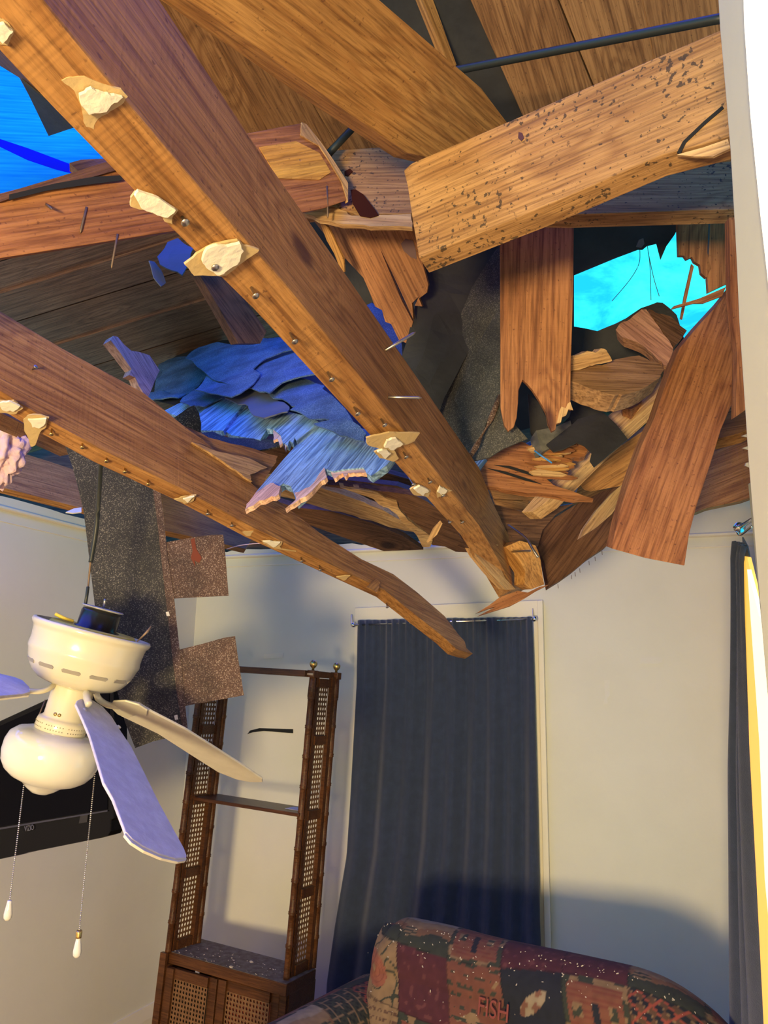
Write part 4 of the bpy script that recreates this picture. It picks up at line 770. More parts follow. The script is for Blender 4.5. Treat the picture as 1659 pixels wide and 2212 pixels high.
for pts, lb, mt in [([(1014, 985), (1030, 964), (1048, 968), (1052, 985), (1030, 1012)], 'bright blue-lit wood face at the foot of the felt, beside the large joist', PINEG),
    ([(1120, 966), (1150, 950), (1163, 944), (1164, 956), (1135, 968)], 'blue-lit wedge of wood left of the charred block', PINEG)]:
    tag(slab('wood_wedge', pts, Plane((1014, 985, 2.2), (1160, 950, 2.2), (1100, 1010, 2.15)), .02, mt), lb, 'wood wedge')  # wedges take their blue skylight from the tinted board colour
tag(slab('wood_wedge', [(1035, 958), (1060, 955), (1082, 950), (1108, 948), (1100, 962), (1080, 975), (1056, 980), (1045, 966)], Plane((1035, 958, 2.1), (1100, 950, 2.1), (1056, 980, 2.05)), .03, PINER, warp=.02), 'crumbled knotty wood at the foot of the black felt', 'wood wedge')
# back boards in the pocket below
for pts, lb in [([(1055, 1048), (1160, 1062), (1158, 1084), (1068, 1080)], 'upper board in the dark pocket below the shattered board'),
                ([(1066, 1078), (1140, 1080), (1150, 1108), (1072, 1092)], 'lower board in the dark pocket below the shattered board'),
                ([(1172, 1080), (1200, 1070), (1206, 1096), (1180, 1100)], 'small block under the diagonal brace'),
                ([(1236, 1090), (1250, 1050), (1300, 1055), (1330, 1060), (1280, 1085)], 'board under the pointed end of the shattered board')]:
    tag(slab('roof_board', pts, Plane((1060, 1060, 2.7), (1300, 1060, 2.7), (1200, 1150, 2.7)), .03, PINE), lb, 'board')
# sagging dark gable board
plM = Plane((1190, 1260, 2.2), (1330, 1060, 2.4), (1170, 1120, 2.3))
mb = tag(slab('sagging_board', [(1186, 1268), (1176, 1215), (1162, 1180), (1165, 1150), (1188, 1125), (1240, 1092), (1300, 1062), (1345, 1045), (1345, 1130), (1310, 1180), (1272, 1205), (1240, 1232), (1212, 1252)], plM, .025, PINED, axis=((1200, 1240), (1320, 1080))), 'dark sagging board over the back wall, nails along its lower edge', 'board')
for x, y in [(1285, 1203), (1272, 1212), (1252, 1228), (1242, 1236), (1234, 1242), (1205, 1262), (1300, 1190)]:
    p = plM.on(x, y); tube('nail', [p, p + V(.001, 0, -.012)], .0008, RUST, mb, 6)
tag(slab('sagging_board', [(1062, 1088), (1085, 1094), (1110, 1100), (1140, 1110), (1180, 1098), (1240, 1088), (1200, 1112), (1172, 1145), (1162, 1180), (1130, 1190), (1100, 1175), (1085, 1140), (1078, 1120)], Plane((1070, 1090, 2.15), (1240, 1090, 2.3), (1130, 1190, 2.2)), .025, PINED, axis=((1080, 1100), (1220, 1110))), 'purplish cracked board beside the lower end of the large joist', 'board')
tag(slab('torn_knot', [(1100, 1180), (1122, 1168), (1150, 1180), (1172, 1212), (1180, 1232), (1186, 1262), (1160, 1272), (1142, 1262), (1140, 1235), (1120, 1205)], Plane((1100, 1180, 2.05), (1186, 1262, 2.1), (1170, 1200, 2.1)), .05, PINEU, warp=.05), 'orange torn knot of wood at the tip of the large joist', 'torn knot')
tag(slab('hanging_splinter', [(1186, 1263), (1165, 1268), (1140, 1280), (1118, 1276), (1080, 1290), (1062, 1304), (1030, 1324), (1058, 1314), (1072, 1310), (1034, 1330), (1066, 1320), (1105, 1308), (1135, 1292), (1160, 1276)], Plane((1186, 1263, 2.05), (1035, 1326, 1.95), (1120, 1300, 2.0)), .012, PINER, axis=((1186, 1263), (1035, 1326))), 'forked splinter hanging below the joist tip in front of the window casing', 'splinter')
tag(slab('splinter', [(1254, 1161), (1262, 1140), (1290, 1100), (1325, 1062), (1345, 1046), (1338, 1085), (1322, 1110), (1290, 1138)], Plane((1254, 1161, 1.75), (1340, 1050, 1.9), (1330, 1100, 1.85)), .012, PINEP, axis=((1254, 1161), (1340, 1050))), 'long pale pointed splinter beside the foot of the leaning board', 'splinter')
bn = tube('bent_nail', curvepts([P(1098, 1135, 2.05), P(1120, 1150, 1.98), P(1138, 1165, 1.95), P(1150, 1185, 1.93), P(1162, 1204, 1.92)]), .0035, STEEL, sides=8)
tag(bn, 'long bent grey spike between the joist tip and the dark sagging board', 'nail')

# --- surfaces that close the attic behind and above
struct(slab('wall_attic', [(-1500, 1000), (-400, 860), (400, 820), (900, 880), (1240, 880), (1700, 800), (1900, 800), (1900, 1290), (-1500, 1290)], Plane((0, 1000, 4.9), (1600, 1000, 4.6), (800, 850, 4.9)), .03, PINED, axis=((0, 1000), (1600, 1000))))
tag(slab('felt_sheet', [(-200, 440), (640, 240), (620, 700), (330, 760), (300, 860), (-200, 1040)], plV.off(.03), .004, FELT), 'black felt showing in the seams behind the left roof deck', 'roofing felt')
# unseen roof panels added to shut out sky light, rear then right
_a, _b = V(-.45, -1.7, 2.45), V(3.2, -1.7, 2.45); _t = V(0, 2.3, 1.45)
struct(prism('sky_blocker_rear', [_a, _b, _b + _t, _a + _t], V(0, -.02, .03), PINED))
_a, _b = V(.25, 1.9, 3.02), V(2.9, 1.9, 3.02); _t = V(0, 3.2, 2.45)
struct(prism('sky_blocker_right', [_a, _b, _b + _t, _a + _t], V(0, -.02, .03), PINED))
_q = KR - NL * .5 + V(0, 0, 2.42)
struct(prism('sky_blocker_gable', [_q + NB * .3, _q - DL * 4.8, _q - DL * 4.8 + V(0, 0, 1.3), _q + NB * .3 + V(0, 0, 1.3)], -NL * .03, PINED))  # unseen panel added to stop sky light coming in from the right
_q = K + NL * 1.35 + V(0, 0, 2.2)
struct(prism('sky_blocker_eave', [_q + NB * .8, _q - DL * 4.2, _q - DL * 4.2 + V(0, 0, 1.3), _q + NB * .8 + V(0, 0, 1.3)], NL * .03, PINED))  # unseen panel added to shut out the sky above the left wall
struct(slab('trim_5', [(640, 300), (1240, 300), (1240, 900), (1010, 960), (880, 800), (760, 620)], Plane((640, 400, 2.75), (1240, 400, 2.7), (900, 800, 2.8)), .01, FELT))
# ================================================================== hanging shingle strip
plH = Plane((140, 965, 2.12), (320, 1035, 2.16), (340, 1590, 2.06))
hs = tag(empty('shingle_strip', plH.on(270, 1600)), 'long black strip of roof shingles hanging down behind the ceiling fan', 'shingle strip')
def hsl(name, pts, off, mat, th=.004, parent=hs, warp=.0): return slab(name, pts, plH.off(off), th, mat, parent, warp=warp, axis=((150, 970), (250, 1600)))
hsl('strip', [(138, 955), (220, 955), (330, 1000), (345, 1050), (352, 1120), (362, 1200), (372, 1290), (380, 1380), (388, 1440), (396, 1510), (406, 1582), (380, 1590), (330, 1602), (292, 1616), (270, 1560), (250, 1480), (225, 1380), (205, 1310), (192, 1200), (180, 1100), (160, 1020)], 0, SHINK)
hsl('overlap_band', [(326, 1000), (342, 1040), (352, 1100), (362, 1200), (376, 1290), (392, 1440), (406, 1582), (396, 1584), (382, 1500), (370, 1400), (352, 1240), (340, 1130), (328, 1040)], -.006, SHINR)
hsl('tab', [(354, 1172), (410, 1162), (450, 1156), (482, 1155), (487, 1200), (494, 1287), (430, 1290), (374, 1293), (364, 1230)], -.003, SHINR)
hsl('tab', [(384, 1404), (440, 1390), (482, 1378), (508, 1374), (514, 1420), (527, 1502), (460, 1514), (400, 1525), (392, 1460)], -.003, SHINR)
hsl('rust_smear', [(412, 1165), (420, 1162), (424, 1185), (436, 1205), (430, 1216), (420, 1210), (422, 1225), (412, 1205), (416, 1190)], -.0045, plain('rust', (.16, .035, .015, 1), .9), .001)
for pts in ([(358, 1322), (364, 1321), (367, 1330), (360, 1331)], [(376, 1546), (383, 1544), (385, 1554), (378, 1555)]): hsl('white_fleck', pts, -.008, GYP, .002)

# ================================================================== ceiling fan, torn loose and hanging from its wires
Fd = ray(829, 1106).normalized(); Rt = Vector((math.cos(ROLL), 0, 0)); Rt = (ray(1659, 1106) - ray(0, 1106)).normalized(); Up = (ray(829, 0) - ray(829, 2212)).normalized()
axu = (Rt * .255 + Up * .95 + Fd * .19).normalized()
f0 = P(202, 1360, 1.83)
MF = frame(f0, Rt, axu)
fan = tag(empty('ceiling_fan', f0, MF), 'cream ceiling fan with a globe light, torn loose and hanging tilted by its wires', 'ceiling fan')
def prof(pts): return [(r, -s) for r, s in pts]
hous = lathe('motor_housing', prof([(.128, -.0005), (.134, 0), (.137, .006), (.134, .013), (.130, .017), (.1285, .022), (.1275, .034), (.1265, .040), (.1265, .052), (.1275, .058), (.1275, .064), (.1245, .070), (.120, .086), (.111, .104), (.102, .116), (.086, .128), (.066, .134), (.05, .136), (.05, .128), (.064, .126), (.083, .120), (.098, .110), (.108, .098), (.115, .082), (.119, .060), (.121, .03), (.128, .008), (.128, -.0005)]), CREAM, fan, MF, 72)
for k in range(12):
    a = math.radians(k * 30 + 12); d = V(math.cos(a), math.sin(a), 0); tn_ = V(-math.sin(a), math.cos(a), 0)
    pts = []
    for t, z in ((-.021, -.0935), (-.017, -.0905), (.017, -.0905), (.021, -.0935), (.019, -.0985), (-.019, -.0985)):
        r_ = .1185 + (z + .090) * .55; aa = a + t / .116
        pts.append(MF @ V(math.cos(aa) * r_, math.sin(aa) * r_, z))
    nn = (MF.to_3x3() @ (d * -.9 + V(0, 0, .4))).normalized()
    prism('vent_slot', [p - nn * .0015 for p in pts], nn * .002, plain('slot_shade', (.30, .27, .22, 1), .8) if k == 0 else bpy.data.materials['slot_shade'], hous)
lathe('top_plate', prof([(0, .010), (.118, .010), (.118, .006), (0, .006)]), BLUEP, fan, MF, 48)
lathe('wire_coil', prof([(.080, .006), (.088, -.002), (.094, -.004), (.100, .002), (.1, .006)]), YELLOW, fan, MF, 48)
lathe('mount_cup', prof([(.052, .006), (.052, -.004), (.046, -.006), (.046, -.040), (.043, -.046), (.036, -.048), (0, -.048)]), BLACKM, fan, MF @ Matrix.Translation((.006, .0, 0)), 48)
lathe('mount_plate', prof([(0, -.049), (.047, -.049), (.049, -.051), (.047, -.053), (0, -.053)]), BLUEP, fan, MF @ Matrix.Translation((.006, 0, 0)), 40)
lathe('switch_housing', prof([(.02, .130), (.046, .134), (.047, .140), (.046, .205), (.050, .210), (.055, .212), (.057, .218), (.057, .238), (.054, .243), (.046, .246), (.046, .236)]), CREAM, fan, MF, 56)
sw = bpy.data.objects['switch_housing']
bmh = bmesh.new()
for k in range(56):
    a = 2 * math.pi * k / 56
    if k % 8 == 7: continue
    for z in (-.2225, -.2315):
        m_ = Matrix.Translation((math.cos(a) * .0572, math.sin(a) * .0572, z)); bmesh.ops.create_icosphere(bmh, subdivisions=1, radius=.0013, matrix=m_)
link('vent_holes', bmh, plain('hole_shade', (.22, .19, .14, 1), .9), sw, MF)
for k in (-96, -84): lathe('screw', prof([(0, -.001), (.004, -.001), (.004, .001), (0, .002)]), BRASS, sw, MF @ Matrix.Rotation(math.radians(k), 4, 'Z') @ Matrix.Translation((.0465, 0, -.198)) @ Matrix.Rotation(-math.pi / 2, 4, 'Y'), 10)
lathe('glass_globe', prof([(.048, .238), (.070, .240), (.090, .246), (.103, .258), (.108, .275), (.108, .298), (.103, .318), (.092, .334), (.076, .346), (.058, .353), (.045, .359), (.034, .368), (.020, .377), (0, .380)]), GLASSW, fan, MF, 72)
# blade holders and blades
def arm(pts, r): return tube('blade_arm', curvepts([P(*p) for p in pts], 6), r, CREAM, fan, 8)
bl1 = slab('fan_blade', [(-90, 1430), (-30, 1440), (0, 1455), (30, 1462), (50, 1470), (64, 1484), (66, 1494), (50, 1499), (0, 1503), (-90, 1510)], Plane((-50, 1470, 1.6), (60, 1490, 1.72), (0, 1455, 1.78)), .006, DUST, fan, bevel=.0015)
slab('blade_underside', [(-90, 1511), (0, 1504), (50, 1500), (66, 1495), (62, 1502), (20, 1507), (-90, 1520)], Plane((-50, 1515, 1.6), (60, 1500, 1.72), (0, 1520, 1.62)), .004, BLADE, bl1)
arm([(62, 1493, 1.72), (85, 1494, 1.73), (105, 1488, 1.75), (122, 1474, 1.78)], .006)
arm([(186, 1496, 1.74), (188, 1510, 1.70), (192, 1522, 1.68)], .008)
plB2 = Plane((180, 1520, 1.70), (400, 1855, 1.42), (240, 1560, 1.74))
bl2 = slab('fan_blade', [(164, 1520), (168, 1512), (176, 1509), (200, 1512), (222, 1526), (242, 1548), (262, 1580), (285, 1614), (312, 1668), (345, 1735), (375, 1790), (398, 1832), (404, 1848), (402, 1854), (380, 1855), (345, 1845), (310, 1828), (286, 1812), (272, 1796), (262, 1770), (245, 1725), (225, 1690), (210, 1640), (195, 1590), (178, 1550)], plB2, .006, DUST, fan, axis=((180, 1520), (390, 1840)), bevel=.002)
slab('blade_edge', [(272, 1796), (286, 1811), (310, 1827), (345, 1844), (380, 1854), (404, 1853), (402, 1859), (385, 1862), (350, 1854), (312, 1838), (284, 1820), (270, 1803)], plB2.off(.002), .005, BLADE, bl2, bevel=.001)
for x, y in ((183, 1533), (257, 1570)): lathe('screw', [(0, -.001), (.005, -.001), (.005, .0015), (0, .003)], DUST, bl2, frame(plB2.on(x, y), Rt, -plB2.n), 12)
arm([(208, 1497, 1.78), (212, 1508, 1.78), (222, 1517, 1.80), (238, 1524, 1.83), (262, 1526, 1.86)], .0075)
plB3 = Plane((240, 1525, 1.86), (560, 1685, 2.12), (420, 1630, 2.045))
bl3 = slab('fan_blade', [(240, 1530), (246, 1520), (270, 1516), (300, 1522), (330, 1540), (400, 1576), (470, 1620), (530, 1658), (566, 1683), (567, 1690), (540, 1690), (510, 1684), (470, 1668), (410, 1630), (340, 1585), (300, 1566), (262, 1548)], plB3, .006, BLADE, fan, axis=((240, 1525), (560, 1685)), bevel=.002)
slab('blade_bracket', [(236, 1527), (244, 1516), (270, 1515), (300, 1524), (318, 1536), (316, 1548), (296, 1544), (276, 1552), (254, 1544)], plB3.off(-.006), .005, CREAM, bl3, bevel=.002)
# chains
def chain(a, b, d0, d1, fit):
    p, q = P(a[0], a[1], d0), P(b[0], b[1], d1); n_ = int((q - p).length / .0042); bm = bmesh.new()
    for i in range(n_):
        bmesh.ops.create_icosphere(bm, subdivisions=1, radius=.0019, matrix=Matrix.Translation((q - p) * (i / n_)))
    ch_ = link('pull_chain', bm, CHROME, fan, Matrix.Translation(p), True)
    dn = (q - p).normalized(); M = frame(q, Rt, dn)
    if fit: lathe('connector', [(0, -.002), (.006, -.002), (.007, .002), (.006, .010), (.0065, .013), (0, .013)], BRASS, ch_, M, 12); M = M @ Matrix.Translation((0, 0, .012))
    lathe('pull_knob', [(0, 0), (.0045, 0), (.0055, .006), (.0075, .018), (.009, .028), (.0085, .036), (.005, .041), (0, .042)], GLASSW, ch_, M, 20)
chain((54, 1676), (21, 1945), 1.76, 1.72, False)
chain((208, 1640), (171, 2012), 1.78, 1.72, True)
tube('globe_wire', [P(98, 1512, 1.83), P(78, 1560, 1.80)], .0016, RUST, fan, 6)
# supply wires
tube('supply_wire', curvepts([P(218, 985, 1.8), P(214, 1060, 1.84), (P(208, 1140, 1.86)), P(196, 1215, 1.85)]), .0055, BLACKC, fan, 10)
tube('supply_wire', curvepts([P(196, 1210, 1.85), P(192, 1250, 1.85), P(189, 1278, 1.84)]), .0025, RUST, fan, 8)
tube('supply_wire', curvepts([P(190, 1268, 1.84), P(187, 1290, 1.83), P(184, 1308, 1.83)]), .004, BLACKC, fan, 8)
tube('mount_bolt', [P(223, 1318, 1.83), P(226, 1300, 1.83), P(227, 1294, 1.83)], .0028, STEEL, fan, 8)
tube('cut_wire', curvepts([P(158, 1342, 1.78), P(140, 1336, 1.77), P(120, 1326, 1.77)]), .0042, YELLOW, fan, 8)
for k in range(4):
    tube('frayed_wire', [P(296, 1386, 1.76), P(312, 1372 - k, 1.76), P(322 + k * 1.5, 1362 - k * 3, 1.76)], .0015, RUST, fan, 6)

# ================================================================== television on the left wall
plTV = Plane((0, 1855, 2.45), (237, 1805, 2.25), (240, 1500, 2.34))
tv = tag(empty('television', plTV.on(100, 1830)), 'black flat television on the left wall behind the ceiling fan', 'television')
slab('bezel', [(-120, 1614), (0, 1557), (98, 1512), (246, 1448), (248, 1600), (247, 1768), (240, 1771), (239, 1796), (233, 1806), (220, 1810), (60, 1842), (48, 1846), (0, 1856), (-120, 1880)], plTV, .05, BLACKG, tv, bevel=.003)
slab('screen', [(-112, 1622), (0, 1568), (236, 1462), (232, 1748), (0, 1786), (-112, 1808)], plTV.off(-.002), .004, plain('screen', (.003, .003, .004, 1), .06, spec=.03), tv)
slab('lower_trim', [(-112, 1809), (0, 1788), (232, 1750), (232, 1753), (0, 1792), (-112, 1812)], plTV.off(-.004), .002, plain('trimline', (.03, .03, .04, 1), .2), tv)
slab('bottom_panel', [(174, 1760), (190, 1757), (188, 1776), (170, 1779)], plTV.off(-.003), .002, plain('ir_window', (.015, .014, .013, 1), .1), tv)
def text(s, size, plane, p0, p1, mat, parent, name='lettering', off=.0015):
    cu = bpy.data.curves.new(name, 'FONT'); cu.body = s; cu.size = 1; cu.extrude = .02; cu.align_x = 'CENTER'; cu.align_y = 'CENTER'
    t = bpy.data.objects.new(name, cu); COL.objects.link(t); bpy.context.view_layer.update()
    me = bpy.data.meshes.new_from_object(t); bpy.data.objects.remove(t)
    o = bpy.data.objects.new(name, me); COL.objects.link(o); me.materials.clear(); me.materials.append(mat)
    a, b = plane.on(*p0), plane.on(*p1); w = max(v.co.x for v in me.vertices) - min(v.co.x for v in me.vertices); k = (b - a).length / w
    M = frame((a + b) / 2 - plane.n * off, b - a, -plane.n)
    o.matrix_world = M @ Matrix.Diagonal((k, k * size, k, 1)); o.parent = parent; o.matrix_parent_inverse = WM(parent).inverted(); return o
text('VIZIO', 1.3, plTV.off(-.002), (54, 1791), (74, 1787), plain('logo', (.10, .10, .11, 1), .4), tv)

# ================================================================== cane-panelled shelf unit
def onz(px, py, z): r = ray(px, py); return C + r * ((z - C.z) / r.z)
zc = .60
FL = onz(352, 2056, zc); FR = onz(622, 2100, zc); BR = onz(688, 2070, zc); BL = FL + (BR - FR)
print('shelf', FL, FR, BR, (FR - FL).length, (BR - FR).length)
# the unit leans a little: find the lean that puts the post tops where they are seen
def tops(px, py, b):   # point over base b on the ray, nearest to the vertical through b
    r = ray(px, py).normalized(); w = b - C; u = V(0, 0, 1); q = r.dot(u); D_ = 1 - q * q
    t = (w.dot(r) - w.dot(u) * q) / D_; return C + r * t
TR = tops(679, 1434, FR); lean = TR - FR; print('lean', lean)
hgt = lean.length; lu = lean.normalized()
ex = (FR - FL).normalized(); ey = (BR - FR); ey = (ey - lu * ey.dot(lu)); dep = ey.length; ey = ey.normalized(); wid = (FR - FL).length
exl = (ex - lu * ex.dot(lu)).normalized()
MS = Matrix(((exl.x, ey.x, lu.x, FL.x), (exl.y, ey.y, lu.y, FL.y), (exl.z, ey.z, lu.z, FL.z), (0, 0, 0, 1)))
shelf = tag(empty('etagere', FL - V(0, 0, zc), Matrix.Translation((0, 0, 0)) @ MS), 'tall dark wooden shelf unit with woven cane sides and bamboo-style posts, leaning beside the curtain', 'shelf unit')
shelf.name = 'shelf_unit'
def sb_(name, lo, hi, mat=WALNUT, parent=None, bevel=.002): return box(name, lo, hi, mat, parent or shelf, MS, bevel)
def post(x, y, h, name='post'):
    pr = [(0, 0), (.014, 0)]; z = .0
    while z < h:
        pr += [(.0135, z + .005), (.0135, z + .108), (.017, z + .112), (.014, z + .115), (.017, z + .118)] if z + .12 < h else []
        z += .12
    pr += [(.0135, h - .001), (0, h)]
    o = lathe(name, pr, WALNUT, shelf, MS @ Matrix.Translation((x, y, 0)), 20); return o
def finial(x, y, h):
    lathe('finial', [(0, 0), (.006, 0), (.005, .008), (.012, .014), (.0165, .024), (.016, .032), (.010, .041), (0, .044)], BRASS, shelf, MS @ Matrix.Translation((x, y, h)), 24)
pw = .014
for x, y in ((pw, pw), (wid - pw, pw), (pw, dep - pw), (wid - pw, dep - pw)):
    post(x, y, hgt); sb_('post_cap', (x - .018, y - .018, hgt - .03), (x + .018, y + .018, hgt)); finial(x, y, hgt)
def cane(name, w, h, M, nx, nz_, parent, bars=None):
    """woven panel with real holes: octagon holes in each cell, thin sheet in local xz"""
    bm = bmesh.new(); cx, cz = w / nx, h / nz_
    for i in range(nx):
        for j in range(nz_):
            x0, z0 = i * cx, j * cz; off = 0
            outer = [(x0, z0), (x0 + cx / 2, z0), (x0 + cx, z0), (x0 + cx, z0 + cz / 2), (x0 + cx, z0 + cz), (x0 + cx / 2, z0 + cz), (x0, z0 + cz), (x0, z0 + cz / 2)]
            inner = [(x0 + cx / 2 + math.cos(a) * cx * .30, z0 + cz / 2 + math.sin(a) * cz * .34) for a in [math.radians(225 + 45 * k) for k in range(8)]]
            vo = [bm.verts.new((p[0], 0, p[1])) for p in outer]; vi = [bm.verts.new((p[0], 0, p[1])) for p in inner]
            for k in range(8): bm.faces.new((vo[k], vo[(k + 1) % 8], vi[(k + 1) % 8], vi[k]))
    bmesh.ops.remove_doubles(bm, verts=bm.verts, dist=1e-5)
    o = link(name, bm, CANE, parent, M); s_ = o.modifiers.new('s', 'SOLIDIFY'); s_.thickness = .0015; return o
for sx_ in (0, 1):
    x = pw if sx_ == 0 else wid - pw
    sp_ = sb_('side_frame', (x - .009, .03, 0), (x + .009, .052, hgt - .02), bevel=0)
    sb_('side_frame', (x - .009, dep - .052, 0), (x + .009, dep - .03, hgt - .02), bevel=0)
    zz = [0.02, .30, .60, .90, hgt - .05] if hgt > 1.0 else [0.02, hgt * .27, hgt * .52, hgt * .76, hgt - .05]
    for z in zz: sb_('cross_rail', (x - .009, .05, z - .018), (x + .009, dep - .05, z + .018), bevel=0)
    for z0, z1 in zip(zz, zz[1:]):
        w_ = dep - .104; h_ = z1 - z0 - .036
        cane('cane_panel', w_, h_, MS @ Matrix.Translation((x, .052, z0 + .018)) @ Matrix.Rotation(math.pi / 2, 4, 'Z'), max(4, int(w_ / .0165)), max(4, int(h_ / .0195)), shelf)
sb_('top_rail', (pw * 2, 0, hgt - .028), (wid - pw * 2, .02, hgt - .002)); sb_('top_panel', (.01, .02, hgt - .022), (wid - .01, dep - .01, hgt - .012), plain('top_underside', (.42, .32, .22, 1), .6))
sb_('top_rail', (pw * 2, dep - .02, hgt - .028), (wid - pw * 2, dep, hgt - .002))
sb_('side_rail', (wid - .02, .02, hgt - .028), (wid - .004, dep - .02, hgt - .002)); sb_('side_rail', (.004, .02, hgt - .028), (.02, dep - .02, hgt - .002))
zs = (lambda: (tops(647, 1745, FR + exl * 0 ) - FR).dot(lu))() + .0
sb_('middle_shelf', (.02, .02, zs - .008), (wid - .02, dep - .012, zs + .006))
sb_('cabinet_top', (-.008, -.01, -.045), (wid + .012, dep + .01, -.002)); sb_('top_dust', (-.006, -.008, -.002), (wid + .010, dep + .008, 0), plain('dusty_top', (.10, .07, .05, 1), .8, col2=(.17, .15, .12, 1), noise=30))
sb_('cabinet_side', (wid - .012, 0, -.72), (wid + .004, dep, -.045)); sb_('cabinet_side', (0, 0, -.72), (.016, dep, -.045)); sb_('cabinet_back', (.016, dep - .012, -.72), (wid - .012, dep, -.045))
sb_('corner_stile', (-.006, -.012, -.72), (.026, .006, 0)); sb_('corner_stile', (wid - .022, -.012, -.72), (wid + .010, .006, 0))
mid = wid * .475
for x0, x1, red in ((.028, mid - .002, 0), (mid + .002, wid - .024, 1)):
    dr = empty('door', (MS @ V(x0, 0, -.6)), MS @ Matrix.Translation((x0, 0, -.6))); dr.parent = shelf; dr.matrix_parent_inverse = WM(shelf).inverted()
    f_ = .038
    for nm_, lo, hi in (('door_stile', (x0, -.006, -.66), (x0 + f_, .012, -.052)), ('door_stile', (x1 - f_, -.006, -.66), (x1, .012, -.052)), ('door_rail', (x0 + f_, -.006, -.052 - f_), (x1 - f_, .012, -.052)), ('door_rail', (x0 + f_, -.006, -.66), (x1 - f_, .012, -.66 + f_))):
        sb_(nm_, lo, hi, parent=dr)
    w_ = x1 - x0 - 2 * f_; h_ = .608 - 2 * f_
    cane('cane_panel', w_, h_, MS @ Matrix.Translation((x0 + f_, .004, -.66 + f_)), int(w_ / .0155), int(h_ / .0165), dr)
    sb_('door_lining', (x0 + f_, .008, -.66 + f_), (x1 - f_, .010, -.052 - f_), plain('lining_red', (.30, .045, .02, 1), .7, col2=(.12, .06, .03, 1), noise=14) if red else plain('lining_dark', (.05, .03, .015, 1), .8, col2=(.03, .02, .01, 1), noise=9), dr, 0)
bm = bmesh.new(); rg = random.Random(5)
for i in range(90):
    x, y = rg.uniform(.03, wid - .03), rg.uniform(.03, dep - .03) ; s_ = rg.uniform(.001, .004)
    if i < 3: s_ = .009
    r_ = bmesh.ops.create_icosphere(bm, subdivisions=1, radius=s_, matrix=Matrix.Translation((x, y, s_ * .3)))
    for v in r_['verts']: v.co.z *= .6; v.co.x += rg.uniform(-.4, .4) * s_
tag(link('plaster_crumbs', bm, FLECK, None, MS), 'scattered plaster crumbs and dust on the low cabinet top', 'debris', kind='stuff')
tag(box('paper', (wid - .12, .05, zs + .0065), (wid - .04, .12, zs + .008), GYP, None, MS), 'thin white papers lying on the middle shelf of the cane unit', 'paper')

